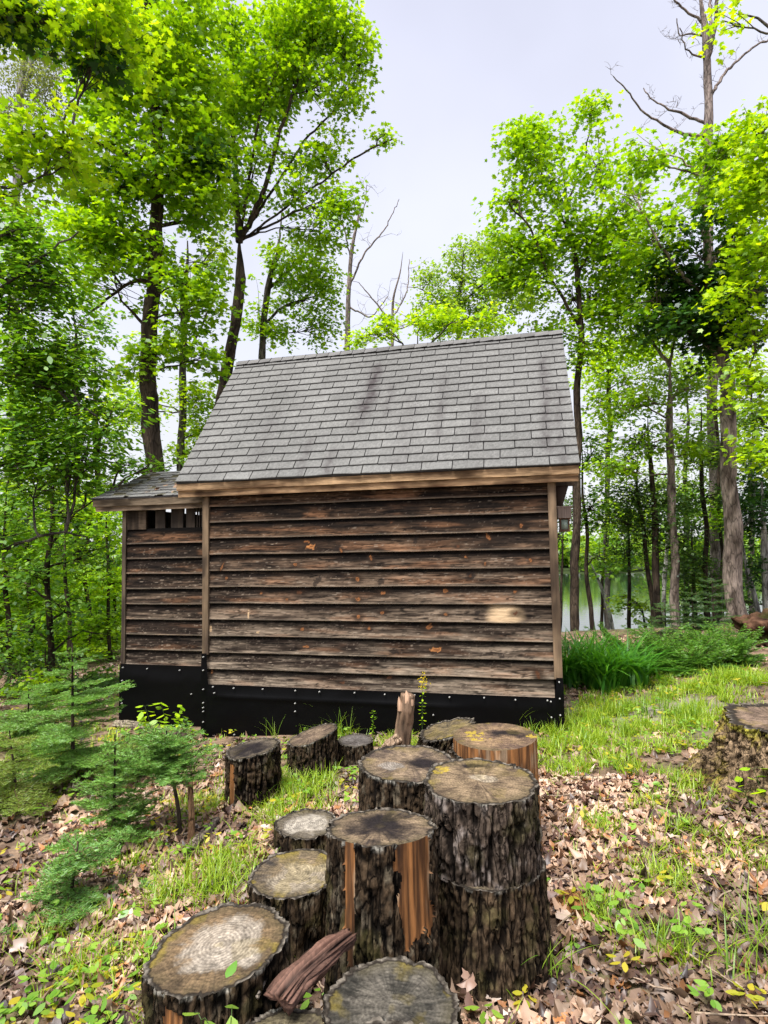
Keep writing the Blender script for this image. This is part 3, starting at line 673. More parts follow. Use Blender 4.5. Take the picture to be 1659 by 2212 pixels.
# black sheeting round the base
mS, n, o = new_mat('black_sheeting'); p = n.nodes.new('ShaderNodeBsdfPrincipled'); p.inputs['Base Color'].default_value = (0.0022, 0.0022, 0.0025, 1)
p.inputs['Roughness'].default_value = 0.38; p.inputs['Specular IOR Level'].default_value = 0.09; n.links.new(p.outputs[0], o.inputs[0])
def sheet(x0, x1, ytop, ztop, zlow, seed, parent, zl=None, zr=None, bulge=0.03):
    nx, nz = int((x1-x0)/0.02), 34
    U, Vv = np.meshgrid(np.linspace(0, 1, nx), np.linspace(0, 1, nz)); X = x0+U*(x1-x0)
    zt = np.full(X.shape, ztop)
    if zl: zt = np.where(X < zl[0], zl[1], zt)
    if zr: zt = np.where(X > zr[0], zr[1], zt)
    Z = zlow+(zt-zlow)*Vv
    band = np.exp(-(((Z-(ztop-0.12))/0.02)**2))*sst(x0+0.1, x0+0.3, X)*sst(x1-0.7, x1-1.4, X)
    wob_ = (fbm(X*2.0, Z*3, 0, 3, seed)-0.5)*bulge*sst(1.0, 0.75, Vv)+(fbm(X*9, Z*7, 0, 3, seed+4)-0.5)*0.006+band*0.010
    Y = ytop-0.004-np.clip(wob_+0.01, 0, 1)-0.016*sst(1.0, 0.8, Vv)
    return mesh('base_sheeting', np.stack([X, Y, Z], -1), grid_faces(nx, nz), mS, parent, None, True)
zg_l = -0.12
sk = sheet(0.0, W+0.058, -0.052, Z0+0.02, -0.1, 5, shed, (0.072, 0.875), (W-0.022, 0.735))
sa = sheet(AX0-0.03, -0.012, YA-0.034, za+0.015, -0.25, 9, shed, None, None, 0.02)
sa['label'] = 'black sheeting below the annex wall'; sk['label'] = 'black sheeting below the main wall'
mb = MB(); mb.box((W+0.030, 0.05, 0.1), (W+0.050, DEP-0.06, 0.6), (0.01, 0.01, 0.01)); mb.build('base_sheeting', mS, shed)
# nail heads
th = np.arange(8)*math.pi/4
nv0 = np.vstack([np.stack([np.cos(th)*0.0085, 0*th, np.sin(th)*0.0085], 1), np.stack([np.cos(th)*0.006, 0*th-0.005, np.sin(th)*0.006], 1)])
nf = [np.array([list(range(8, 16))]), np.stack([np.arange(8), (np.arange(8)+1) % 8, 8+(np.arange(8)+1) % 8, 8+np.arange(8)], 1)]
NL = [(0.036, z) for z in (0.84, 0.70, 0.50, 0.36, 0.31, 0.27, 0.16, 0.06)]+[(x, Z0-0.005+0.004*math.sin(x*9)) for x in (0.15, 0.39, 0.72, 1.08, 1.34, 1.71, 2.02, 2.32, 2.66, 2.99, 3.28, 3.57)]
NL += [(x, z) for x, z in ((0.17, 0.47), (1.08, 0.40), (1.08, 0.32), (3.60, 0.38), (3.68, 0.70), (3.68, 0.55), (3.68, 0.40), (3.685, 0.27), (3.60, 0.52), (0.4, 0.05), (2.5, 0.35))]
n0_ = mesh('nail', nv0, nf, M_NAIL, sk); first = True
for x, z in NL:
    q = n0_ if first else n0_.copy()
    if not first: COL.objects.link(q)
    first = False; q.parent = sk; q.location = (x, -0.092 if (0.08 < x < 3.62 and z < 0.5) else -0.083, z); q.scale = (1, 4, 1)
for x, z in ((-1.19, 0.63), (-0.87, 0.625), (-0.45, 0.62), (-1.2, 0.48), (-1.2, 0.22), (-0.3, 0.36)):
    q = n0_.copy(); COL.objects.link(q); q.parent = sa; q.location = (x, YA-0.062, z); q.scale = (1, 4, 1)
# post foot seen in the gap between annex and shed, right gable bracket
mb = MB(); board(mb, (-0.07, YA-0.03, -0.1), (-0.02, YA+0.02, 0.2), woodc((.1, .08, .06), (.3, .25, .2), 3)); mb.build('post_foot', M_POST, shed)
mb = MB(); board(mb, (W+0.029, 0.30, 2.56), (W+0.26, 0.38, 2.66), wc); 
P = [(W+0.03, 0.31, 2.24), (W+0.10, 0.31, 2.24), (W+0.20, 0.31, 2.56), (W+0.03, 0.31, 2.56)]; P += [(a, 0.37, c) for a, b, c in P]
mb.add(P, [[0, 1, 2, 3], [7, 6, 5, 4], [0, 4, 5, 1], [1, 5, 6, 2], [2, 6, 7, 3], [3, 7, 4, 0]], (0.05, 0.03, 0.02)); mb.build('bracket', M_POST, shed)
# lantern on the right gable wall
lx, ly, lz = W+0.14, 0.22, 2.13
lan = thing('wall_lantern', 'small wooden lantern with pale green glass hanging off the shed wall at its right corner', 'lantern', (lx, ly, lz))
wl = woodc((0.20, 0.15, 0.12), (0.42, 0.33, 0.28), 31); wd = woodc((0.10, 0.05, 0.03), (0.22, 0.12, 0.08), 33)
mb = MB()
for i in range(2): board(mb, (-0.064+i*0.066, -0.075, 0.10), (-0.001+i*0.066, 0.075, 0.205), wl)
mb.build('hood', M_POST, lan)
mb = MB(); board(mb, (-0.072, -0.08, 0.205), (0.075, 0.08, 0.217), wl); mb.build('hood_cap', M_POST, lan)
mb = MB()
for sx in (-0.046, 0.034):
    for sy in (-0.046, 0.034): board(mb, (sx, sy, -0.012), (sx+0.014, sy+0.014, 0.10), wd)
board(mb, (-0.05, -0.05, -0.034), (0.052, 0.052, -0.012), wd); board(mb, (-0.05, -0.05, 0.086), (0.052, 0.052, 0.099), wd)
mb.build('frame', M_POST, lan)
mb = MB(); mb.box((-0.036, -0.040, -0.011), (0.036, 0.040, 0.085)); mb.build('glass', M_GLASS, lan)
mb = MB(); board(mb, (-0.11, -0.02, 0.02), (-0.066, 0.02, 0.15), wd); mb.build('wall_mount', M_POST, lan)
# ------------------------------------------------------------------ cut logs and stumps
def log(label, name, cx_, cy2, ztop, D, zbot=None, top=(0, 0), lean=(0, 0), flare=0.06, bark=0.017, seed=1, bare=(), style=None, group=None, cat='log', NA=200, barkc=None, irr=0.05, cutrise=0.0):
    """a round of trunk standing on end; centre (x, y), height of the cut face, diameter.
    top: slope of the cut face (dz/dx, dz/dy); lean: shift of the top against the foot; bare: (a0, a1, z0, z1) patches without bark"""
    st_ = dict(pale=None, dark=None, rim=0.0, lichen=0.0, tint=(0.20, 0.155, 0.115), dk=(0.05, 0.042, 0.036), crack=0.6, palec=(0.40, 0.35, 0.28)); st_.update(style or {})
    if zbot is None: zbot = float(gz(cx_, cy2))-0.05
    H = ztop-zbot; R = D/2; root = thing(name, label, cat, (cx_, cy2, zbot), 0, group)
    NZ = max(14, int(H/0.0075)); th = np.linspace(0, 2*math.pi, NA, endpoint=False)
    T_, Vv = np.meshgrid(th, np.linspace(0, 1, NZ))
    outl = 1+irr*2*(vn(np.cos(T_)*1.6+5, np.sin(T_)*1.6+5, 0, seed)-0.5)+irr*0.6*(vn(np.cos(T_)*5+5, np.sin(T_)*5+5, 0, seed+1)-0.5)
    r0 = R*outl*(1+flare*(1-Vv)**2)
    zc = Vv*H
    cosT, sinT = np.cos(T_), np.sin(T_)
    # furrowed bark: long vertical grooves with cross breaks
    wrp = (vn(cosT*5, sinT*5, zc*12, seed+9)-0.5)*0.5+(vn(cosT*9, sinT*9, zc*40, seed+19)-0.5)*0.3
    a = fbm(cosT*R*40+wrp, sinT*R*40+wrp, zc*3.2, 2, seed+2); rid = 1-np.abs(2*a-1)
    groove = sst(0.84, 0.945, rid); a2 = fbm(cosT*R*85, sinT*R*85, zc*40, 4, seed+4)
    cross = sst(0.86, 0.97, 1-np.abs(2*fbm(cosT*R*22, sinT*R*22, zc*11, 2, seed+6)-1))*0.35
    gr = np.clip(groove+cross, 0, 1); ter = fbm(cosT*R*30, sinT*R*30, zc*16, 4, seed+70)*7; ter = (np.floor(ter)+sst(.55, 1, ter % 1))/7
    bm = np.zeros_like(T_)
    for (a0, a1, z0, z1) in bare:
        ac, aw = math.radians((a0+a1)/2), math.radians((a1-a0)/2)
        da = np.abs((T_-ac+math.pi) % (2*math.pi)-math.pi)
        ed = (fbm(cosT*3, sinT*3, zc*9, 4, seed+8)-0.5)*1.5
        bm = np.maximum(bm, (((da/aw)+ed < 1) & (Vv+ed*0.22+0.13*np.clip((T_-ac)/aw, -1, 1)*(z0 > .1)*(z0 < .5) > z0) & (Vv-ed*0.05*(z1 < 1.01) < z1)).astype(float))
    rr = r0+bark*(0.15-gr*0.95*(1-0.6*sst(.93, 1, Vv))+0.55*(a2-0.5)+1.6*(ter-0.5)+0.5*(fbm(cosT*R*16, sinT*R*16, zc*6, 2, seed+7)-0.5))+0.004*(fbm(cosT*9, sinT*9, zc*40, 2, seed+3)-0.5)
    stre = fbm(cosT*R*80, sinT*R*80, zc*2.5, 4, seed+12)
    rbare = r0-bark*0.45+0.006*(stre-0.5)
    rr = np.where(bm > 0, rbare, rr)
    lx_ = lean[0]*Vv; ly_ = lean[1]*Vv
    X = rr*cosT+lx_; Y = rr*sinT+ly_
    Zt = H+top[0]*rr*cosT+top[1]*rr*sinT+(vn(T_*9/6.28*6, 0, 0, seed+21)-0.5)*0.010*(1-bm)+0.002
    Z = Vv*Zt
    bc = barkc or ((0.006, 0.0045, 0.0035), (0.068, 0.046, 0.028), (0.125, 0.105, 0.075))
    c = mix(bc[0], bc[1], np.clip(1-gr*1.5, 0, 1)*sst(0.25, 0.72, a2+0.05))
    li = fbm(cosT*R*26, sinT*R*26, zc*20, 4, seed+30)
    c = mix(c, bc[2], 0.7*sst(0.56, 0.70, li)*(1-gr))
    c = mix(c, (0.050, 0.048, 0.014), 0.45*sst(0.54, 0.68, fbm(cosT*R*12, sinT*R*12, zc*9, 3, seed+33))*(1-gr*0.6))
    c = mix(c, (0.35, 0.34, 0.30), 0.7*sst(0.970, 0.992, Vv)*sst(0.45, 0.6, li))
    if flare > 0.5:      # crumbling mossy old stump
        n_a = fbm(X*16, Y*16, zc*16, 5, seed+80); n_b = fbm(X*45, Y*45, zc*45, 3, seed+81); n_c = fbm(X*7, Y*7, zc*7, 3, seed+82)
        pu = (n_a-0.5)*0.07+(n_b-0.5)*0.035; X = X+cosT*pu*sst(1, .93, Vv); Y = Y+sinT*pu*sst(1, .93, Vv)
        c = mix((0.03, 0.019, 0.010), (0.22, 0.155, 0.095), sst(.38, .62, n_a*.6+n_b*.4)); c = mix(c, (0.20, 0.16, 0.025), 0.85*sst(.42, .60, n_b)*sst(.40, .60, n_c))
        c = mix(c, (0.30, 0.28, 0.04), 0.9*sst(0.86, 0.95, Vv+0.10*(n_a-.5))*sst(.35, .5, n_b))
    bc_ = mix((0.050, 0.022, 0.010), (0.33, 0.145, 0.050), sst(0.25, 0.75, stre))
    bc_ = mix(bc_, (0.035, 0.018, 0.010), 0.85*sst(0.56, 0.72, fbm(cosT*R*30, sinT*R*30, zc*4, 3, seed+14)))
    bc_ = mix(bc_, (0.40, 0.30, 0.20), 0.5*sst(0.58, 0.7, fbm(cosT*R*40, sinT*R*40, zc*5, 3, seed+15)))
    V = np.stack([X, Y, Z], -1).reshape(-1, 3); F = grid_faces(NA, NZ, True)
    fm = bm.reshape(-1)[F].mean(1) > 0.5
    def sub(name_, Fs_, col_, mat_):
        if len(Fs_) == 0: return
        u, inv = np.unique(Fs_, return_inverse=True)
        mesh(name_, V[u], inv.reshape(-1, 4), mat_, root, col_.reshape(-1, 3)[u], False)
    sub('bark', F[~fm], c, M_LOGBARK); sub('bare_wood', F[fm], bc_, M_BARE)
    # cut face
    NR = 96; rho = np.linspace(0, 1, NR)**0.9; RH, TT = np.meshgrid(rho, th, indexing='ij')
    Rt = rr[-1][None]*RH; ct, s_t = np.cos(TT), np.sin(TT); x = Rt*ct; y = Rt*s_t
    barkring = sst(1-(bark*1.0)/R, 1-(bark*0.8)/R, RH)*(1-bm[-1][None])
    cx0, cy0 = (vn(1.5, seed, 0, 2)-0.5)*0.06*D, (vn(2.5, seed, 0, 2)-0.5)*0.06*D
    rc = np.hypot(x-cx0, y-cy0); ac_ = np.arctan2(y-cy0, x-cx0)
    # radial checks: constant along the radius, fine in angle
    q1 = vn(np.cos(ac_)*9+20, np.sin(ac_)*9+20, rc/R*0.8, seed+40); q2 = vn(np.cos(ac_)*23+40, np.sin(ac_)*23+40, rc/R*1.5, seed+41)
    q3 = vn(np.cos(ac_)*60+90, np.sin(ac_)*60+90, rc/R*3.5, seed+43); radial = 0.34*q1+0.33*q2+0.33*q3
    brk = sst(.40, .60, fbm(x*9, y*9, 0, 3, seed+47)); crack = (0.7*sst(0.94, 0.995, 1-np.abs(2*q1-1))*sst(0.15, 0.5, rc/R)+0.8*sst(0.95, 0.995, 1-np.abs(2*q2-1))*sst(.2, .5, rc/R))*st_['crack']*brk
    rings = 0.5+0.5*np.sin(rc*(2*math.pi/0.0125)+3*fbm(x*12, y*12, 0, 2, seed))
    mott = fbm(x*14, y*14, 0, 5, seed+50); fine = fbm(x*60, y*60, 0, 3, seed+51)
    tc_ = 0.72*mix(st_['dk'], st_['tint'], sst(0.28, 0.70, 0.52*mott+0.48*radial))*(0.80+0.20*rings)[..., None]*(0.25+1.5*fbm(x*45, y*170, 0, 3, seed+57))[..., None]
    def patch(sp, soft=0.25):
        px_, py_, pr = sp[:3]; el = sp[3] if len(sp) > 3 else 1
        dd = np.hypot((x-px_*R)/1.0, (y-py_*R)/el)/(pr*R)+(mott-0.5)*1.1+(radial-0.5)*0.25
        return sst(1+soft, 1-soft, dd)
    if st_['pale']: tc_ = mix(tc_, np.array(st_['palec'])*0.50*(0.25+1.5*fine)[..., None]*(0.8+.4*rings)[..., None], 0.80*patch(st_['pale'], 0.16))
    if st_['dark']: tc_ = mix(tc_, np.array((0.009, 0.007, 0.008))*(0.5+fine)[..., None], 0.97*patch(st_['dark'], 0.5))
    for sp in st_.get('spots', ()): tc_ = mix(tc_, (0.30, 0.22, 0.03), 0.85*patch(sp, 0.15)*sst(0.40, 0.55, fine))
    rim = sst(0.62, 0.97, RH); tc_ = mix(tc_, (0.050, 0.042, 0.020), 0.6*rim*sst(.3, .6, mott))
    ly2 = sst(0.66-st_['lichen']*0.2, 0.74-st_['lichen']*0.2, fbm(x*11, y*11, 3, 4, seed+60))*(0.3+0.7*rim)*min(1, st_['lichen']*2)
    tc_ = mix(tc_, np.array((0.17, 0.13, 0.018))*(0.3+1.4*fine)[..., None], 0.65*ly2)
    tc_ = mix(tc_, (0.010, 0.008, 0.007), np.clip(crack, 0, 0.85))
    tc_ = mix(tc_, mix((0.02, 0.016, 0.012), (0.16, 0.14, 0.115), sst(0.35, 0.75, fine)*sst(0.9, 1, RH)), barkring)
    tc_ = mix(tc_, (0.008, 0.006, 0.005), 0.8*np.exp(-((RH-(1-bark*0.95/R))/0.016)**2)*(1-bm[-1][None]))
    zt = H+top[0]*x+top[1]*y-crack*0.006-0.003*(1-rings)*0.4+(mott-0.5)*0.010+cutrise*sst(0.9, 0.2, RH)+(Zt[-1]-H-top[0]*X[-1]*1.0-top[1]*Y[-1])[None]*sst(0.9, 1, RH)*0
    ztE = Z[-1][None]; zt = np.where(RH > 0.999, ztE, zt)
    V2 = np.stack([x+lean[0], y+lean[1], zt], -1).reshape(-1, 3)
    mesh('cut_face', V2, np.roll(grid_faces(NA, NR, True), 0, 1), M_CUT, root, tc_.reshape(-1, 3))
    return root
def atpx(x, y, w, D):     # centre of the cut face from its place and width in the picture
    return at_d(x, y, F_PX*D/w)
LG = 'log rounds standing in front of the shed'
def place(label, x, y, w, D, **k):
    c_ = atpx(x, y, w, D); ln = k.get('lean', (0, 0))
    return log(label, 'log_round', c_[0]-ln[0], c_[1]-ln[1], c_[2], D, group=LG, **k), c_
place('wide low log round with pale grey centre and mossy rim, leftmost in the foreground', 475, 2040, 290, 0.43, seed=3, top=(0.12, 0.04), lean=(0, 0), flare=0.10,
      style=dict(pale=(-0.02, 0.08, 0.70, 0.8), palec=(0.46, 0.40, 0.33), tint=(0.20, 0.135, 0.075), dk=(0.07, 0.05, 0.03), lichen=0.45, crack=0.25), bare=((250, 268, 0.0, 0.92),))
place('dark grey weathered log round at the bottom edge, in front of the half-barked log', 845, 2178, 296, 0.39, seed=7, top=(0.02, 0.03),
      style=dict(dark=(0.2, -0.7, 0.45), tint=(0.125, 0.112, 0.092), dk=(0.025, 0.024, 0.020), lichen=0.35, crack=0.5))
place('yellow-mossed tan log round cut off by the bottom edge of the photo', 838, 2330, 330, 0.33, seed=9, top=(0.0, -0.05),
      style=dict(tint=(0.28, 0.18, 0.09), dk=(0.10, 0.07, 0.04), lichen=0.75, crack=0.3, dark=(0.75, 0.65, 0.30)))
place('low mossy log round under the end of the rotten wood slab, bottom left of centre', 600, 2262, 240, 0.30, seed=10, top=(0.1, 0.0),
      style=dict(tint=(0.20, 0.17, 0.10), dk=(0.05, 0.04, 0.03), lichen=0.55, crack=0.5), irr=0.12)
r4, c4 = place('tall centre log with black-centred top and broad orange strips where bark is gone', 822, 1785, 232, 0.40, seed=12, top=(0.02, -0.10), flare=0.10, bark=0.018,
      bare=((302, 346, 0.56, 1.02), (241, 255, 0.48, 1.02)),
      style=dict(dark=(-0.05, 0.10, 0.62), tint=(0.27, 0.195, 0.125), dk=(0.055, 0.042, 0.034), lichen=0.12, crack=0.8), NA=260)
# the stacked pair on the right
c5 = atpx(1035, 1685, 236, 0.465)
zs = 0.66; gb = float(gz(c5[0], c5[1]))-0.04
log('dark barked log round with broad brown top, upper one of the stacked pair', 'log_round', c5[0], c5[1], c5[2], 0.465, zbot=zs, seed=16, top=(0.0, 0.02), flare=0.03, NA=260, bark=0.018, group=LG,
    style=dict(tint=(0.27, 0.195, 0.12), dk=(0.085, 0.06, 0.04), dark=(-0.1, 0.65, 0.28, 0.4), pale=(0.05, 0.1, 0.25, 0.6), palec=(0.42, 0.35, 0.26), lichen=0.3, crack=0.55, spots=((-0.75, 0.35, 0.2),)),
    barkc=((0.008, 0.006, 0.005), (0.10, 0.075, 0.058), (0.26, 0.22, 0.20)))
log('browner barked log round carrying another, lower one of the stacked pair', 'log_round', c5[0]+0.012, c5[1]-0.01, zs+0.006, 0.485, zbot=gb, seed=18, flare=0.13, NA=260, bark=0.014, group=LG,
    barkc=((0.010, 0.007, 0.005), (0.085, 0.058, 0.036), (0.12, 0.095, 0.05)))
place('wide brown-topped log round between the tall pair and the debarked orange log', 880, 1647, 206, 0.49, seed=22, top=(0.0, 0.02), bark=0.018,
      style=dict(dark=(0.35, 0.0, 0.45, 0.6), tint=(0.26, 0.19, 0.125), dk=(0.075, 0.055, 0.045), lichen=0.25, crack=0.5, pale=(-0.3, -0.2, 0.3, 0.6), palec=(0.33, 0.29, 0.25)))
place('debarked orange-sided log round with yellow lichen top, nearest the shed wall on the right', 1068, 1590, 180, 0.47, seed=25, top=(0.03, 0.02), bark=0.012, irr=0.02, bare=((-220, 580, -0.6, 1.6),),
      style=dict(dark=(0.35, 0.25, 0.45, 0.5), tint=(0.30, 0.20, 0.115), dk=(0.10, 0.065, 0.05), lichen=0.30, crack=0.4, spots=((-0.35, -0.25, 0.3, 0.5), (-0.5, 0.1, 0.25), (0.9, 0.1, 0.14))))
place('rotten black-sided log round with mossy crumbling top behind the orange-sided log', 965, 1574, 118, 0.42, seed=27, top=(0.25, 0.08), lean=(0.10, 0), irr=0.16, bark=0.03,
      style=dict(tint=(0.25, 0.19, 0.10), dk=(0.06, 0.05, 0.035), lichen=0.65, crack=0.5))
place('low pale-faced log round half hidden behind the tall centre log', 662, 1779, 136, 0.38, seed=30, top=(0.0, 0.02),
      style=dict(pale=(0.1, 0.0, 0.72, 0.8), palec=(0.50, 0.45, 0.38), tint=(0.20, 0.17, 0.13), crack=0.8, dk=(.05, .04, .03), lichen=0.1))
place('low tan log round with mossy edge just behind the leftmost foreground round', 636, 1885, 196, 0.41, seed=33, top=(0.04, 0.02),
      style=dict(pale=(0.15, -0.1, 0.62), palec=(0.38, 0.32, 0.24), tint=(0.22, 0.165, 0.10), lichen=0.6, crack=0.3))
place('small log round with dark top and orange stripe, leftmost before the black sheeting', 545, 1616, 116, 0.40, seed=36, top=(0.14, 0.06), bark=0.024, bare=((236, 256, 0.0, 0.9),),
      style=dict(dark=(0.0, 0.0, 0.75, 0.8), tint=(0.15, 0.12, 0.09), crack=0.3, lichen=0.1))
place('tilted flaking log round beside the small flat one before the black sheeting', 674, 1588, 104, 0.40, seed=39, top=(0.30, 0.10), irr=0.10, style=dict(tint=(0.22, 0.16, 0.11), crack=0.7, dk=(0.05, 0.035, 0.03)))
place('smallest grey log round, low in the grass before the black sheeting', 768, 1599, 78, 0.31, seed=42, top=(0.0, 0.04), bark=0.012, style=dict(tint=(0.17, 0.155, 0.145), dk=(0.07, 0.06, 0.055), crack=0.25))
# lichened slab leaning against the orange-sided log
c_ = at_d(1035, 1622, 2.86)
place('low crumbling grey log piece wedged between the orange-sided log and the stacked pair', 1020, 1618, 96, 0.25, seed=45, top=(0.05, 0.02), irr=0.2, bark=0.03, style=dict(tint=(0.16, 0.14, 0.10), lichen=0.4, crack=0.6))
# the big rooted stump at the right edge
cR = at_d(1690, 1556, 3.9)
log('big mossy tree stump with spreading foot at the right edge', 'tree_stump', cR[0], cR[1], cR[2], 0.66, seed=50, top=(-0.02, 0.05), flare=0.85, bark=0.06, irr=0.12, cat='stump', NA=240,
    style=dict(tint=(0.27, 0.19, 0.14), dk=(0.10, 0.07, 0.05), lichen=0.45, crack=0.6), barkc=((0.018, 0.013, 0.007), (0.125, 0.10, 0.045), (0.22, 0.18, 0.12)))
# broken snag before the wall
def rough_piece(name, label, cat, P, Wd, seed, n=22, ca=(0.06, 0.04, 0.03), cb=(0.26, 0.18, 0.13), amp=0.35, part='wood', mat=None, flat_=1.0, step=0.012):
    P = np.array(P, float); o_ = P[0].copy(); root = thing(name, label, cat, tuple(o_)); Q, w = resample(P-o_, np.array(Wd), step)
    T = np.gradient(Q, axis=0); T /= np.linalg.norm(T, axis=1)[:, None]; ref = np.array([0, 0, 1.0]) if abs(T[0, 2]) < 0.6 else np.array([0, 1.0, 0])
    A = np.cross(T, ref); A /= np.linalg.norm(A, axis=1)[:, None]; B = np.cross(A, T)
    th_ = np.arange(n)*2*math.pi/n; s = np.linspace(0, 1, len(Q))[:, None]*np.linalg.norm(P[-1]-P[0])
    q = fbm(np.cos(th_)[None]*4, np.sin(th_)[None]*4, s*7, 4, seed); q2 = fbm(np.cos(th_)[None]*11, np.sin(th_)[None]*11, s*5, 3, seed+2)
    rr = w[:, None]*(1+amp*1.6*(q-0.5)+amp*1.9*(q2-0.5))
    V = Q[:, None]+A[:, None]*(np.cos(th_)[None]*rr)[..., None]+B[:, None]*(np.sin(th_)[None]*rr*flat_)[..., None]
    c = mix(ca, cb, sst(0.3, 0.68, 0.5*q+0.5*q2)).reshape(-1, 3)
    if flat_ < 1:
        for ee, sg in ((0, -1), (-1, 1)):
            rag = vn(np.cos(th_)*9, np.sin(th_)*9, 0, seed+ee+5)
            for kk, wt in ((0, 1.0), (1, .8), (2, .6), (3, .4)):
                V[kk if ee == 0 else -1-kk] += T[ee]*sg*((rag-.5)*w.max()*0.9*wt)[:, None]
    V = V.reshape(-1, 3); nn1 = len(V); V = np.vstack([V, Q[0]-T[0]*w[0]*0.1, Q[-1]+T[-1]*w[-1]*0.1]); c = np.vstack([c, cb, cb])
    a = np.arange(n); b = (a+1) % n; F3 = np.vstack([np.stack([b, a, np.full(n, nn1)], 1), np.stack([nn1-n+a, nn1-n+b, np.full(n, nn1+1)], 1)])
    mesh(part, V, [grid_faces(n, len(Q), True), F3], mat or M_LOGBARK, root, c); return root
ps = [at_d(868, 1600, 4.3), at_d(872, 1560, 4.3), at_d(878, 1530, 4.3), at_d(882, 1500, 4.3)]; ps[0][2] -= 0.05
sn = rough_piece('broken_snag', 'thin broken stub of trunk with splintered pale top beside the yellow-flowered weed', 'snag', ps, (0.062, 0.052, 0.055, 0.045), 61, mat=M_BARE, ca=(0.03, 0.02, 0.014), cb=(0.20, 0.13, 0.085))
mb = MB(); o_ = np.array(sn.location)
for (x, y, w_, h) in ((864, 1520, .022, .10), (880, 1505, .025, .09), (888, 1512, .02, .08)):
    b_ = at_d(x, y, 4.27)-o_; tube(mb, [b_-np.array([0, 0, h*.5]), b_, b_+np.array([-0.008, 0, h*0.5])], [w_, w_, 0.003], 5, (0.42, 0.27, 0.18))
mb.build('splinters', M_BARE, sn)
# root running from the snag
rough_piece('surface_root', 'pale bare root lying on the ground at the foot of the broken stub', 'root', [at_d(862, 1596, 4.2), at_d(835, 1612, 4.15), at_d(815, 1640, 4.0)], (0.045, 0.035, 0.012), 63, ca=(0.12, 0.08, 0.05), cb=(0.36, 0.26, 0.18))
# slab of rotten wood resting across the rounds
rough_piece('rotten_wood_slab', 'reddish rotten slab of wood leaning from the bottom rounds to the tall centre log', 'slab', [at_d(604, 2160, 1.66), at_d(642, 2112, 1.72), at_d(700, 2062, 1.80), at_d(752, 2022, 1.92)],
            (0.034, 0.037, 0.036, 0.027), 66, ca=(0.008, 0.005, 0.004), cb=(0.14, 0.075, 0.055), amp=0.85, flat_=0.62, mat=M_BARE, n=64, step=0.006)
rough_piece('fallen_stick', 'grey forked stick between the leftmost foreground round and the rotten slab', 'stick', [at_d(556, 2155, 1.7), at_d(585, 2085, 1.8), at_d(580, 2050, 1.9), at_d(560, 2010, 1.98)], (0.006, 0.008, 0.006, 0.004), 68, ca=(.12, .1, .08), cb=(.35, .3, .25), n=8)
def gpt(x, y, up_=0.0):
    p_, d_ = ground_hit(x, y); return p_+np.array([0, 0, up_])
rough_piece('fallen_branch', 'long pale branch lying in the leaves right of the log rounds', 'branch', [gpt(1165, 1692, .01), gpt(1240, 1689, .02), gpt(1335, 1686, .015)], (0.020, 0.022, 0.018), 70, ca=(0.30, 0.22, 0.15), cb=(0.50, 0.38, 0.27), amp=0.15)
rough_piece('fallen_log', 'dark mossy log lying behind the fir saplings near the annex', 'log', [gpt(300, 1645, .05), gpt(345, 1628, .06), gpt(392, 1606, .06)], (0.085, 0.09, 0.08), 72, ca=(0.02, 0.016, 0.012), cb=(0.16, 0.125, 0.09))
rough_piece('fallen_log', 'small grey piece of log against the foot of the annex sheeting', 'log', [gpt(250, 1572, .03), gpt(290, 1574, .03), gpt(318, 1580, .03)], (0.05, 0.05, 0.045), 73, ca=(0.06, 0.05, 0.04), cb=(0.32, 0.27, 0.2))
rough_piece('fallen_branch', 'thin grey broken branch lying in the grass below the fir sapling', 'branch', [gpt(402, 1855, .02), gpt(430, 1828, .04), gpt(468, 1782, .03)], (0.030, 0.034, 0.024), 74, ca=(0.07, 0.055, 0.045), cb=(0.26, 0.21, 0.17))
b0 = gpt(414, 1822, -.02); dd_ = (b0-CAM)@FWD
rough_piece('dead_stub', 'upright thin dead stub beside the crooked fir sapling', 'stub', [b0, at_d(413, 1760, dd_), at_d(411, 1690, dd_)], (0.024, 0.018, 0.016), 75, ca=(0.10, 0.045, 0.025), cb=(0.28, 0.17, 0.10), n=12)
# uprooted mound at the right
cm = at_d(1652, 1400, 8.6); nth, nph = 60, 34
TH, PH = np.meshgrid(np.linspace(0, 2*math.pi, nth, endpoint=False), np.linspace(0.02, math.pi*0.62, nph))
q = fbm(np.cos(TH)*np.sin(PH)*2.2, np.sin(TH)*np.sin(PH)*2.2, np.cos(PH)*2.2, 5, 80)
rr = 0.50+0.45*(q-0.5)*1.6
V = np.stack([rr*np.sin(PH)*np.cos(TH)*1.0, rr*np.sin(PH)*np.sin(TH)*0.8, rr*np.cos(PH)*0.75+0.05], -1)
c = mix((0.012, 0.006, 0.004), (0.11, 0.058, 0.036), sst(0.35, 0.65, q)); c = mix(c, (0.07, 0.08, 0.02), 0.6*sst(0.55, 0.65, fbm(V[..., 0]*3, V[..., 1]*3, V[..., 2]*3, 3, 81)))
zb_ = float(gz(cm[0], cm[1])); o = mesh('root_mound', V.reshape(-1, 3), grid_faces(nth, nph, True), M_ROCK, None, c.reshape(-1, 3)); o.location = (cm[0]+0.2, cm[1], zb_+0.10)
tag(o, 'reddish brown uprooted mound of roots and soil at the right edge by the big trunk', 'root mound')
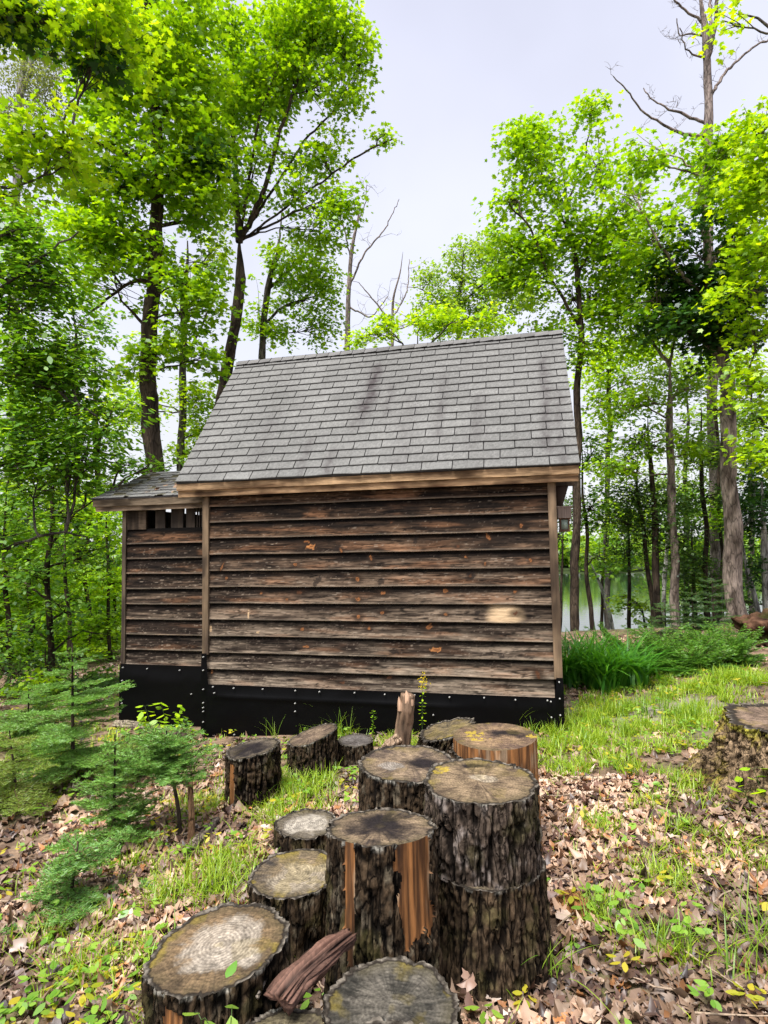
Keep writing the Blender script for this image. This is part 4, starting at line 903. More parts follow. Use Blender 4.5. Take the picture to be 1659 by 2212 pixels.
# flat stones / worn slabs are left to the ground sheet; one loose rust-coloured bark plate
def bark_plate(label, x, y, w_, h_, c0_, c1_, seed):
    p_ = gpt(x, y, 0.02); U, Vv = np.meshgrid(np.linspace(-1, 1, 26), np.linspace(-1, 1, 18)); k_ = 1-0.22*(fbm(U*1.6, Vv*1.6, 0, 3, seed))*2
    X = U*w_*k_; Y = Vv*h_*k_; Z = 0.05*(1-U**2*0.8)*(1-Vv**2*0.5)+0.014*(fbm(U*4, Vv*4, 0, 3, seed)-0.5)
    c = mix(c0_, c1_, fbm(U*3, Vv*6, 0, 4, seed+1)); V = np.concatenate([np.stack([X, Y, Z], -1).reshape(-1, 3), np.stack([X, Y, Z-0.012], -1).reshape(-1, 3)])
    F = grid_faces(26, 18); o = mesh('bark_plate', V, np.vstack([F, F[:, ::-1]+26*18]), M_LOGBARK, None, np.concatenate([c.reshape(-1, 3)]*2)); o.location = tuple(p_); o.rotation_euler = (0.1, -0.1, 0.5)
    tag(o, label, 'bark')
bark_plate('rust-orange plate of fallen bark in the leaves right of the stacked pair', 1248, 1970, 0.085, 0.10, (0.12, 0.055, 0.025), (0.30, 0.14, 0.06), 90)
# ------------------------------------------------------------------ trees
def dup_ok(*a): return a
# --- left: big maple
tree('maple_tree', 'thick dark-barked maple rising behind the annex roof on the left', 'tree', 10.8,
     [(331, 1020, 38), (326, 900, 36), (322, 800, 34), (325, 650, 31), (332, 500, 28), (338, 380, 24), (335, 250, 20), (325, 120, 15), (312, -60, 11)],
     limbs=[[(330, 620, 10), (290, 600, 8), (240, 640, 6), (190, 680, 4)], [(332, 480, 9), (400, 482, 8), (450, 455, 6), (475, 380, 4)], [(338, 360, 10), (270, 330, 8), (190, 300, 6), (120, 290, 4)],
            [(335, 260, 10), (400, 210, 8), (450, 150, 5)], [(325, 700, 9), (300, 690, 7), (262, 650, 4)], [(328, 150, 9), (260, 100, 7), (200, 60, 5)]],
     blobs=[(250, 330, 90, 80, .8), (420, 300, 75, 90), (330, 190, 110, 80), (245, 500, 95, 75, .95), (410, 560, 70, 70, 1), (265, 640, 80, 60, .9), (410, 680, 70, 70, .7), (380, 90, 90, 70, 1.1), (320, 0, 130, 80, 1.2), (420, 180, 70, 70, .9), (190, 500, 60, 60, .8), (400, 620, 60, 50, 1),
            (420, 430, 60, 60), (210, 200, 60, 60, .7), (200, 420, 70, 60, .8), (330, 560, 80, 50, .7), (360, 380, 80, 60, .9), (350, 760, 90, 50, .6), (280, 130, 70, 60, 1), (450, 760, 50, 60, .6), (250, 800, 60, 40, .5)],
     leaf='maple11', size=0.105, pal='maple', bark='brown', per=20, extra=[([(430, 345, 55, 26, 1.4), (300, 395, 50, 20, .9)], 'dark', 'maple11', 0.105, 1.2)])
tree('maple_tree', 'bright-leaved maple whose bough hangs into the top left corner', 'tree', 8.0,
     [(-190, 1500, 50), (-180, 900, 44), (-150, 300, 36), (-120, -100, 26)],
     limbs=[[(-140, 200, 20), (-40, 60, 14), (60, 40, 9), (150, 62, 6), (230, 45, 4)], [(-150, 300, 18), (-60, 250, 12), (60, 290, 8), (150, 330, 5)], [(-160, 500, 16), (-60, 420, 10), (40, 400, 6)]],
     blobs=[(120, 60, 120, 50, 1.1), (230, 90, 80, 50, 1.0), (210, 20, 110, 40, 1.1), (90, 290, 100, 40, 1), (30, 330, 60, 50, 1), (150, 350, 60, 40, .8), (30, 430, 60, 40, .8)],
     leaf='maple11', size=0.100, pal='lime', bark='grey', per=20, depth_k=0.8,
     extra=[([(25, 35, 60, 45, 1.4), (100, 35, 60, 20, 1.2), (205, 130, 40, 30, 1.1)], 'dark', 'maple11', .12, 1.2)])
tree('birch_tree', 'tall pale birch with sparse small leaves far behind at the top left', 'tree', 21.0,
     [(20, 1100, 18), (26, 700, 17), (34, 420, 16), (42, 230, 15), (52, 120, 12), (62, 40, 8), (68, -60, 6)],
     limbs=[[(44, 220, 9), (66, 150, 8), (80, 60, 6), (92, -20, 4)], [(36, 400, 6), (90, 330, 4), (150, 300, 2)], [(50, 140, 6), (110, 110, 4), (150, 130, 2)]],
     blobs=[(60, 150, 90, 90, .55), (130, 200, 50, 45, .45), (100, 80, 50, 60, .5), (20, 260, 50, 50, .5)], leaf='quad', size=0.085, pal='birch', bark='birch', per=14, flat=0.9)
# beech, dark layered foliage on the left
tree('beech_tree', 'dark glossy-leaved beech filling the left edge beside the annex', 'tree', 7.2,
     [(-120, 1700, 60), (-125, 1200, 54), (-120, 700, 44), (-100, 300, 30)],
     limbs=[[(-110, 900, 18), (0, 800, 12), (110, 840, 8), (210, 900, 5)], [(-110, 1050, 18), (0, 1000, 12), (130, 960, 8), (260, 985, 4)], [(-115, 750, 16), (-20, 640, 10), (90, 560, 6), (170, 500, 3)], [(-110, 1250, 14), (0, 1190, 9), (110, 1150, 6), (190, 1160, 3)],
            [(-115, 600, 14), (-40, 520, 8), (60, 490, 4)]],
     blobs=[(60, 560, 90, 60, .7), (40, 680, 90, 60, .9), (130, 640, 70, 40, .6), (50, 800, 100, 60, 1.0), (160, 850, 80, 50, .8), (60, 920, 100, 50, 1.0), (200, 960, 80, 35, .9), (60, 1040, 100, 50, .9), (10, 1150, 70, 70, .8), (60, 500, 70, 50, .8), (120, 740, 90, 50, .9), (20, 600, 70, 60, .9), (230, 900, 60, 40, .9), (40, 760, 90, 60, 1.2), (130, 820, 90, 50, 1.1), (50, 980, 100, 50, 1.2), (150, 1000, 80, 40, 1.2), (40, 500, 70, 50, 1), (100, 600, 70, 50, .9)],
     leaf='oval', size=0.095, pal='beech', bark='grey', per=26, spray_r=0.36, flat=0.28, depth_k=0.7)
tree('young_beech', 'slim young beech with layered leaves above the annex eave', 'tree', 8.8,
     [(112, 1560, 14), (108, 1300, 12), (104, 1100, 10), (100, 950, 7)],
     limbs=[[(105, 1180, 6), (170, 1100, 4), (240, 1060, 3)], [(104, 1300, 5), (40, 1250, 4), (-10, 1240, 2)], [(108, 1400, 5), (170, 1360, 3), (230, 1370, 2)]],
     blobs=[(190, 1050, 70, 30, .7), (240, 1000, 90, 26, .9), (120, 1110, 90, 40, .9), (60, 1230, 80, 40, .8), (190, 1190, 60, 40, .8), (170, 1300, 70, 40, .7), (60, 1340, 80, 40, .8), (330, 1000, 60, 18, .8)],
     leaf='oval', size=0.09, pal='beech', bark='brown', per=22, flat=0.3, spray_r=.3)
# fork maple
tree('maple_tree', 'forked slim maple leaning right just left of the shed ridge', 'tree', 13.0,
     [(452, 1020, 26), (470, 900, 25), (490, 800, 24), (508, 700, 22), (516, 600, 22), (519, 520, 20)],
     limbs=[[(519, 525, 17), (511, 430, 14), (505, 320, 11), (500, 150, 8), (503, 10, 5)], [(519, 525, 14), (545, 470, 12), (575, 400, 10), (600, 300, 8), (650, 150, 5)], [(585, 370, 7), (660, 300, 5), (740, 220, 3)], [(545, 470, 6), (640, 455, 4), (740, 440, 3)],
            [(505, 330, 7), (560, 250, 5), (600, 140, 3)], [(640, 180, 5), (780, 330, 4), (850, 300, 3)]],
     blobs=[(510, 60, 70, 70), (590, 110, 80, 80), (690, 70, 70, 70, .9), (560, 220, 70, 70), (670, 210, 75, 70, .9), (745, 190, 36, 70, .7), (610, 320, 80, 55, .9), (690, 330, 55, 36, .8), (560, 400, 55, 45, .7), (640, 420, 60, 36, .7),
            (735, 445, 50, 45, .9), (690, 490, 70, 36, .8), (826, 300, 30, 16, .7), (620, 20, 120, 50, .9), (740, 60, 40, 60, .8), (780, 105, 26, 60, .8), (480, 300, 50, 80, .8), (500, 180, 60, 70, .9), (620, 180, 60, 60, .8), (500, 440, 40, 50, .6)],
     leaf='maple7', size=0.105, pal='maple', bark='brown', per=18)
tree('maple_tree', 'slim maple with two crooked stems standing behind the shed ridge left end', 'tree', 15.0,
     [(556, 960, 16), (562, 800, 15), (566, 700, 14), (576, 620, 13), (592, 560, 11), (620, 530, 7)],
     limbs=[[(576, 620, 8), (640, 570, 6), (700, 500, 3)], [(566, 700, 7), (610, 660, 6), (680, 640, 3)], [(592, 560, 7), (606, 500, 4), (610, 440, 3)]],
     blobs=[(650, 560, 70, 45, .8), (650, 650, 70, 50, 1.1), (700, 600, 40, 50, .8), (590, 710, 50, 36, .6), (540, 660, 40, 50, .6), (690, 700, 40, 40, .9), (610, 600, 40, 40, .5)],
     leaf='maple7', size=0.105, pal='maple', bark='grey', per=18)
tree('maple_tree', 'thin grey trunk with light leaves between the thick maple and the shed roof', 'tree', 13.6,
     [(388, 1100, 17), (392, 960, 16), (396, 800, 15), (400, 640, 13), (402, 520, 10)],
     limbs=[[(396, 780, 6), (430, 720, 5), (462, 640, 3)], [(398, 700, 5), (370, 640, 3)]],
     blobs=[(420, 620, 60, 50, .9), (420, 860, 50, 50, .8), (440, 930, 40, 50, 1.0), (400, 980, 40, 30, .8), (300, 880, 70, 50, .6), (370, 720, 60, 50, .7), (470, 560, 40, 60, .7), (250, 880, 60, 40, .4)],
     leaf='maple7', size=0.100, pal='lime', bark='grey', per=18)
# dead slim trees beyond the roof
dead_tree('dead_tree', 'thin bare dead trunk standing in the sky gap above the roof', 20.0, [(745, 1100, 13), (750, 800, 12), (753, 640, 10), (760, 540, 8), (770, 470, 5), (776, 440, 3)],
          [[(756, 620, 5), (790, 540, 4), (830, 500, 3), (862, 430, 1.5)], [(760, 560, 4), (740, 480, 3), (728, 450, 2)], [(754, 660, 4), (800, 690, 3), (838, 640, 2)], [(770, 480, 3), (790, 440, 2), (792, 400, 1)]], n=4, length=0.8)
dead_tree('dead_tree', 'bare grey sapling with fine crooked twigs above the middle of the roof', 22.0, [(842, 1100, 8), (845, 740, 7), (848, 650, 5), (862, 590, 3), (870, 545, 2)],
          [[(845, 700, 4), (800, 640, 3), (775, 610, 1.5)], [(846, 690, 4), (880, 630, 3), (884, 560, 1.5)], [(846, 720, 3), (900, 700, 2), (925, 660, 1.2)]], n=6, length=1.0)
# --- behind the roof, distant
tree('maple_tree', 'pale green round-topped tree far behind the middle of the roof', 'tree', 24.0,
     [(985, 1150, 12), (988, 850, 11), (995, 650, 8), (1000, 540, 5)],
     limbs=[[(990, 720, 6), (940, 640, 4), (900, 620, 2)], [(994, 660, 5), (1060, 600, 4), (1090, 570, 2)]],
     blobs=[(1000, 560, 45, 55, .9), (975, 640, 70, 50, .9), (1040, 620, 60, 60, .9), (940, 650, 50, 40, .8), (1090, 560, 40, 45, .9), (1010, 700, 90, 40, 1.1), (930, 600, 40, 40, .8), (1060, 540, 50, 40, 1), (1120, 620, 60, 70, 1)], leaf='quad', size=0.14, pal='pale', bark='grey', per=16)
tree('maple_tree', 'low yellow-green tree showing just above the roof ridge', 'tree', 19.0,
     [(905, 1150, 11), (905, 850, 9), (900, 720, 6)],
     limbs=[[(903, 780, 5), (850, 720, 3), (820, 700, 2)], [(903, 770, 5), (970, 700, 3)]],
     blobs=[(890, 690, 60, 36, .9), (840, 715, 50, 26, .9), (950, 690, 50, 36, .9), (780, 730, 40, 22, .8), (1020, 705, 60, 30, .8), (1060, 690, 40, 40, .9)], leaf='maple7', size=0.13, pal='lime', bark='grey', per=16)
# --- right of the shed
tree('maple_tree', 'slender maple rising directly behind the right corner of the shed', 'tree', 12.5,
     [(1238, 1410, 19), (1246, 1200, 18), (1248, 1040, 17), (1245, 900, 15), (1248, 800, 14), (1255, 680, 12), (1242, 560, 10), (1225, 450, 8), (1210, 330, 5)],
     limbs=[[(1250, 720, 7), (1190, 600, 6), (1140, 480, 4), (1100, 440, 3)], [(1245, 600, 7), (1290, 500, 5), (1310, 400, 3)], [(1232, 500, 6), (1180, 400, 4), (1150, 320, 3)], [(1225, 450, 5), (1265, 350, 4), (1275, 250, 2)]],
     blobs=[(1195, 290, 65, 45, 1), (1268, 236, 38, 26, .9), (1135, 330, 46, 55, .9), (1195, 400, 80, 60, 1.0), (1100, 440, 55, 30, .8), (1280, 380, 66, 66, .9), (1170, 520, 80, 60, 1.0), (1265, 500, 80, 60, .9), (1140, 620, 60, 50, .9),
            (1220, 650, 70, 50, 1.0), (1290, 640, 66, 60, .8), (1255, 740, 50, 50, .8), (1340, 540, 70, 80, 1), (1110, 270, 30, 22, .7), (1100, 540, 60, 50, .9), (1340, 430, 50, 70, .9), (1330, 660, 70, 60, 1), (1190, 700, 60, 30, .9), (1080, 600, 50, 40, .8)],
     leaf='maple7', size=0.105, pal='maple', bark='brown', per=18)
dead_tree('dead_tree', 'tall reddish dead trunk with bare limbs towering at the top right', 15.0,
          [(1548, 1380, 22), (1542, 900, 21), (1535, 600, 20), (1526, 300, 18), (1526, 170, 16), (1522, 60, 13), (1508, -50, 9)],
          [[(1528, 140, 9), (1545, 60, 8), (1552, -50, 6)], [(1528, 170, 8), (1536, 60, 7), (1532, -40, 5)], [(1532, 212, 8), (1570, 150, 6), (1620, 108, 5), (1670, 76, 4)], [(1520, 300, 8), (1480, 292, 7), (1430, 270, 5), (1385, 240, 4), (1352, 190, 3), (1325, 165, 2)],
           [(1522, 268, 7), (1480, 248, 6), (1435, 232, 4), (1405, 212, 3), (1390, 190, 2)], [(1520, 50, 6), (1495, 30, 5), (1462, 10, 4), (1450, -20, 3)], [(1522, 128, 5), (1500, 122, 4), (1478, 108, 3), (1468, 60, 2)], [(1522, 80, 5), (1490, 70, 4), (1466, 84, 3), (1462, 40, 2)]], n=5, length=0.55, gen=3)
tree('maple_tree', 'stout maple with pale ridged trunk and very dark lower crown at the right', 'tree', 11.0,
     [(1594, 1425, 48), (1589, 1330, 40), (1584, 1200, 36), (1578, 1050, 32), (1570, 900, 29), (1562, 790, 27), (1547, 700, 22), (1532, 600, 17), (1522, 500, 11), (1515, 380, 7)],
     limbs=[[(1560, 780, 12), (1500, 720, 8), (1440, 690, 5)], [(1558, 760, 11), (1600, 680, 8), (1630, 600, 4)], [(1540, 660, 9), (1470, 590, 7), (1420, 520, 4)], [(1530, 580, 8), (1580, 500, 5), (1600, 430, 3)]],
     blobs=[(1525, 330, 60, 60, .8), (1480, 420, 80, 60, 1), (1585, 420, 60, 70, 1), (1400, 520, 70, 70, 1.1), (1430, 330, 70, 50, .9), (1400, 640, 60, 60, 1), (1380, 420, 60, 60, .9), (1570, 300, 50, 50, .8), (1600, 520, 50, 60, 1), (1380, 330, 40, 30, .6)],
     leaf='maple7', size=0.105, pal='maple', bark='pink', per=20,
     extra=[([(1520, 640, 100, 70, 1.5), (1440, 600, 60, 50, 1.2), (1590, 600, 50, 70, 1.3), (1520, 545, 80, 40, 1.1), (1450, 700, 60, 35, 1.2), (1560, 715, 66, 40, 1.6), (1510, 500, 60, 40, .9)], 'dark', 'maple11', .105, 1.2)])  # lower crown: maple leaves in shade, the shade put into their colour
tree('maple_tree', 'bright yellow-green maple reaching in from the right edge above head height', 'tree', 9.5,
     [(1790, 1500, 46), (1780, 900, 40), (1760, 300, 30)],
     limbs=[[(1770, 700, 14), (1690, 620, 10), (1630, 560, 6)], [(1775, 900, 14), (1690, 840, 9), (1610, 830, 5)], [(1765, 450, 12), (1690, 380, 8), (1640, 320, 4)], [(1765, 250, 10), (1680, 60, 7), (1600, 30, 3)]],
     blobs=[(1645, 290, 40, 70, 1.1), (1630, 400, 65, 70, 1.2), (1600, 640, 60, 60, .9), (1640, 790, 60, 60, 1), (1640, 540, 50, 60, 1.0), (1645, 700, 50, 70, 1.0), (1620, 830, 60, 50, .9), (1610, 30, 60, 30, 1), (1650, 960, 60, 50, .8)], leaf='maple11', size=0.100, pal='lime', bark='grey', per=18, depth_k=.8)
tree('maple_tree', 'reddish slim trunk forking under light leaves right of the shed', 'tree', 12.2,
     [(1459, 1400, 20), (1456, 1250, 18), (1453, 1050, 16), (1449, 900, 14), (1447, 790, 12)],
     limbs=[[(1447, 795, 9), (1425, 762, 8), (1408, 735, 5)], [(1447, 795, 7), (1460, 720, 5), (1455, 660, 3)], [(1449, 880, 5), (1465, 830, 4), (1510, 800, 3)]],
     blobs=[(1400, 720, 60, 40, .9), (1470, 700, 50, 40, .8), (1400, 860, 60, 30, .8), (1330, 880, 60, 40, .6), (1500, 850, 60, 40, .7), (1420, 960, 80, 32, .8), (1340, 1010, 50, 40, .6), (1500, 960, 60, 40, .6)],
     leaf='maple7', size=0.095, pal='maple', bark='pink', per=18)
THIN = [  # label, depth, trunk, blobs, palette, leaf
 ('thin dark sapling trunk nearest the shed corner on the right', 13.5, [(1206, 1400, 8), (1208, 1320, 7), (1212, 1220, 5), (1214, 1120, 3)], [(1215, 1170, 26, 60, 1), (1225, 1100, 24, 40, 1)], 'hemlock', 'quad'),
 ('straight narrow trunk just right of the slender shed-corner maple', 13.2, [(1277, 1400, 10), (1270, 1250, 9), (1264, 1100, 7), (1260, 960, 4)], [(1275, 1080, 40, 60, .8), (1280, 980, 40, 50, .6), (1300, 1180, 40, 40, .7)], 'beech', 'maple7'),
 ('leaning mottled birch trunk by the water right of the shed', 15.0, [(1333, 1385, 9), (1318, 1320, 8), (1300, 1270, 7), (1270, 1210, 4)], [(1290, 1200, 40, 30, .6)], 'lime', 'quad'),
 ('thin dark trunk pair member beside bright sapling leaves near the water', 13.8, [(1364, 1385, 9), (1362, 1300, 8), (1360, 1200, 6), (1358, 1080, 4)], [(1360, 1100, 40, 50, .9), (1350, 1190, 36, 40, .7)], 'hemlock', 'quad'),
 ('dark hemlock trunk leaning left, first of the close trio near the water', 12.8, [(1411, 1395, 13), (1406, 1300, 11), (1392, 1180, 9), (1380, 1080, 7), (1376, 980, 4)], [(1370, 1060, 50, 50, .9), (1400, 1150, 50, 40, .8), (1340, 1130, 40, 40, .6)], 'hemlock', 'quad'),
 ('grey-brown hemlock trunk, thickest of the close trio near the water', 12.4, [(1424, 1400, 17), (1418, 1280, 15), (1412, 1150, 13), (1406, 1000, 9), (1404, 900, 5)], [(1430, 1080, 50, 60, .8), (1410, 950, 50, 40, .7), (1460, 1180, 40, 50, .8)], 'hemlock', 'quad'),
 ('pale slanting birch trunk behind the close trio near the water', 16.0, [(1434, 1395, 10), (1438, 1280, 9), (1446, 1160, 8), (1450, 1040, 5)], [(1440, 1050, 40, 40, .6)], 'pale', 'quad'),
 ('dark knobbly hemlock trunk left of the stout maple', 12.9, [(1535, 1395, 14), (1530, 1280, 12), (1522, 1150, 10), (1514, 1000, 8), (1510, 880, 4)], [(1520, 1080, 70, 40, .8), (1500, 1180, 50, 40, .8), (1530, 980, 60, 40, .7), (1540, 1260, 50, 36, .8)], 'hemlock', 'quad'),
 ('very thin hemlock stem midway between the reddish trunk and the dark knobbly one', 13.4, [(1503, 1390, 9), (1502, 1300, 8), (1500, 1200, 6), (1498, 1120, 3)], [(1500, 1220, 50, 36, .8), (1490, 1300, 40, 30, .6), (1505, 1150, 40, 30, .7)], 'hemlock', 'quad'),
 ('mottled birch trunk at the right edge above the root mound', 12.0, [(1658, 1385, 20), (1652, 1280, 18), (1650, 1180, 15), (1646, 1040, 10)], [(1640, 1100, 60, 50, .8), (1650, 1230, 40, 40, .5)], 'dark', 'maple7'),
 ('thin birch leaning left behind the stout maple at the right edge', 12.6, [(1648, 1380, 11), (1636, 1300, 10), (1620, 1230, 8), (1606, 1150, 5)], [(1620, 1130, 40, 40, .8), (1640, 1040, 50, 50, .7)], 'dark', 'maple7'),
 ('slender stem with a zigzag top between the dark and stout trunks', 14.5, [(1560, 1390, 8), (1556, 1200, 7), (1552, 1000, 7), (1546, 900, 6), (1530, 820, 4)], [(1550, 900, 50, 40, .6), (1560, 1100, 40, 50, .8), (1540, 800, 50, 40, .6)], 'maple', 'maple7'),
 ('light-leaved young tree over the water just right of the shed lantern', 16.0, [(1300, 1400, 7), (1304, 1250, 6), (1310, 1100, 4)], [(1290, 1120, 60, 40, .8), (1330, 1180, 50, 40, .7), (1290, 1220, 40, 20, .4)], 'maple', 'maple7'),
 ('green young tree over the water between the close trio and the reddish trunk', 16.5, [(1480, 1400, 8), (1482, 1250, 6), (1478, 1100, 4)], [(1470, 1100, 60, 50, .9), (1490, 1200, 60, 36, .8), (1460, 1280, 60, 30, .8), (1510, 1340, 50, 24, .7)], 'beech', 'maple7'),
 ('dark young tree over the water between the dark knobbly trunk and the stout maple', 16.0, [(1566, 1400, 8), (1562, 1250, 6), (1560, 1120, 4)], [(1560, 1180, 50, 50, .9), (1550, 1280, 50, 36, .9), (1570, 1350, 40, 20, .8)], 'beech', 'maple7'),
 ('bright yellow-leaved sapling standing before the lake', 14.0, [(1395, 1392, 6), (1392, 1340, 5), (1385, 1300, 3)], [(1375, 1305, 50, 14, 1.2), (1410, 1340, 40, 12, 1.1), (1335, 1290, 34, 12, 1)], 'lime', 'maple7'),
]
for lb, d_, tr, bl, pl, lf in THIN:
    hem = pl == 'hemlock'
    tree('hemlock_tree' if hem else 'young_tree', lb, 'young tree', d_, tr, (), bl, leaf=lf, size=0.075 if hem else 0.09, pal=pl, bark='birch' if 'birch' in lb else 'brown', per=22, flat=0.35, spray_r=.32, depth_k=0.9)
# broad dark evergreens at the right edge
tree('hemlock_tree', 'dark drooping hemlock behind the stout maple at the right edge', 'tree', 13.5, [(1700, 1400, 26), (1690, 1100, 22), (1680, 850, 14), (1676, 700, 7)],
     limbs=[[(1690, 1050, 8), (1640, 1010, 5), (1600, 1000, 3)], [(1688, 950, 8), (1640, 900, 5), (1610, 890, 3)]],
     blobs=[(1640, 900, 50, 40, .9), (1630, 980, 56, 40, .9), (1640, 1060, 50, 40, .8), (1625, 1150, 50, 40, .7), (1630, 1230, 40, 36, .7), (1600, 1300, 60, 26, .5)], leaf='quad', size=0.075, pal='hemlock', bark='brown', per=28, flat=.35)
# --- left understory, thin trees seen between annex and left edge
UL = [('thin straight sapling trunk nearest the annex post on the left', 12.0, [(236, 1560, 9), (234, 1400, 8), (232, 1200, 6), (230, 1050, 4)], [(230, 1140, 46, 46, 1), (240, 1250, 40, 40, .9), (215, 1350, 50, 40, .9), (240, 1440, 40, 40, .9)], 'maple'),
 ('crooked sapling trunk second left of the annex post', 13.0, [(196, 1560, 10), (192, 1400, 9), (186, 1200, 8), (200, 1050, 5)], [(190, 1100, 50, 40, 1), (170, 1230, 46, 46, .9), (180, 1420, 60, 40, .9), (150, 1500, 50, 30, .9)], 'lime'),
 ('dark sapling trunk third left of the annex post', 11.0, [(150, 1600, 10), (146, 1400, 9), (142, 1240, 7), (140, 1100, 4)], [(140, 1180, 60, 40, .9), (120, 1300, 60, 46, .9), (130, 1430, 60, 40, .9)], 'beech'),
 ('slim dark trunk between the young beech and the left edge', 12.5, [(70, 1600, 12), (66, 1400, 11), (60, 1200, 9), (64, 1050, 6)], [(60, 1150, 60, 46, .9), (60, 1290, 60, 46, .9), (50, 1420, 60, 40, .9), (80, 1500, 60, 30, .8)], 'maple'),
 ('slim dark trunk at the extreme left edge beyond the beech', 11.5, [(16, 1600, 12), (14, 1400, 11), (12, 1200, 9), (14, 1050, 6)], [(10, 1250, 50, 50, .9), (10, 1380, 50, 50, .9), (20, 1480, 50, 36, .9), (30, 1100, 60, 60, 1), (40, 980, 60, 50, .9)], 'beech'),
 ('tall yellow-green tree behind the saplings left of the annex', 17.0, [(220, 1500, 14), (218, 1200, 13), (210, 900, 11), (205, 760, 7)], [(200, 1080, 80, 46, 1), (120, 1020, 80, 50, .9), (220, 1180, 70, 46, 1), (200, 920, 60, 50, .5), (100, 1180, 80, 50, .9), (200, 1300, 80, 50, .9)], 'lime'),
 ('tall green tree far behind at the left edge under the birch', 19.0, [(40, 1500, 14), (42, 1200, 13), (44, 900, 11), (40, 600, 8)], [(40, 620, 90, 60, .7), (60, 740, 90, 60, .6), (30, 880, 100, 70, 1), (140, 760, 80, 70, .6), (130, 900, 80, 60, .8), (100, 500, 80, 60, .5), (180, 600, 60, 60, .4), (30, 1080, 90, 60, .9), (70, 1300, 90, 60, 1), (180, 1400, 80, 60, .9)], 'maple'),
 ('dark young hemlock low behind the fir saplings on the left', 8.8, [(104, 1620, 9), (102, 1500, 8), (100, 1400, 5)], [(100, 1440, 50, 34, 1), (120, 1500, 60, 30, 1), (60, 1520, 60, 30, 1), (180, 1480, 50, 34, 1), (230, 1500, 40, 30, .9), (20, 1460, 46, 40, .9)], 'hemlock')]
for lb, d_, tr, bl, pl in UL:
    hm = pl == 'hemlock'
    tree('young_tree' if d_ < 15 else 'broadleaf_tree', lb, 'young tree' if d_ < 15 else 'tree', d_, tr, (), bl, leaf='oval' if pl == 'beech' else ('quad' if hm or d_ > 15 else 'maple7'), size=.08 if hm else (0.105 if d_ < 15 else 0.13), pal=pl, bark='brown', per=20, flat=.4, depth_k=.9)
UL2 = [('broad dark green tree filling the gap between the beech and the thick maple', 16.0, [(170, 1500, 15), (168, 1200, 14), (165, 900, 12), (160, 650, 8)], [(170, 700, 70, 60, .7), (110, 820, 90, 60, 1), (220, 820, 60, 50, .7), (60, 940, 90, 60, 1), (180, 940, 80, 40, .9), (230, 1080, 60, 50, 1.1), (130, 1120, 90, 60, 1.1), (40, 1180, 80, 60, 1), (230, 1200, 50, 60, 1)], 'beech'),
 ('low spreading tree behind the saplings just left of the annex wall', 14.5, [(250, 1520, 12), (248, 1350, 10), (244, 1200, 8)], [(220, 1260, 60, 50, 1.1), (240, 1350, 50, 50, 1.1), (160, 1340, 70, 50, 1.1), (80, 1380, 80, 50, 1.1), (200, 1440, 70, 40, 1.1), (100, 1460, 80, 36, 1)], 'maple')]
for lb, d_, tr, bl, pl in UL2:
    tree('broadleaf_tree', lb, 'tree', d_, tr, (), bl, leaf='maple7', size=0.12, pal=pl, bark='brown', per=20, flat=.45, depth_k=.9)
UR = [('tall light tree behind the gap right of the shed roof', 18.0, [(1310, 1380, 12), (1312, 1100, 11), (1316, 800, 9), (1320, 640, 6)], [(1320, 760, 60, 50, .8), (1370, 820, 60, 50, .6), (1300, 880, 50, 50, .5), (1330, 1000, 60, 50, .5), (1380, 600, 60, 60, 1), (1340, 1110, 60, 50, .7), (1290, 800, 50, 60, .9), (1400, 780, 50, 60, .9), (1330, 930, 60, 40, .7)], 'lime'),
 ('tall light tree behind the reddish slim trunk', 19.0, [(1480, 1380, 12), (1482, 1100, 11), (1486, 800, 9)], [(1480, 900, 60, 50, .55), (1520, 1000, 60, 50, .5), (1440, 1050, 60, 50, .6), (1490, 800, 60, 40, .9), (1420, 800, 50, 40, .9), (1500, 1100, 60, 50, .7), (1450, 940, 50, 50, .7), (1380, 1120, 50, 50, .7)], 'pale'),
 ('tall light tree glimpsed between the stout maple and the right edge', 18.0, [(1620, 1380, 12), (1622, 1100, 11), (1626, 800, 9)], [(1610, 780, 50, 50, .8), (1640, 1000, 50, 60, .5), (1600, 900, 50, 60, .8), (1560, 1120, 50, 50, .6), (1640, 860, 40, 60, .9)], 'lime')]
for lb, d_, tr, bl, pl in UR:
    tree('broadleaf_tree', lb, 'tree', d_, tr, (), bl, leaf='quad', size=0.13, pal=pl, bark='grey', per=18, flat=.5, depth_k=.9)

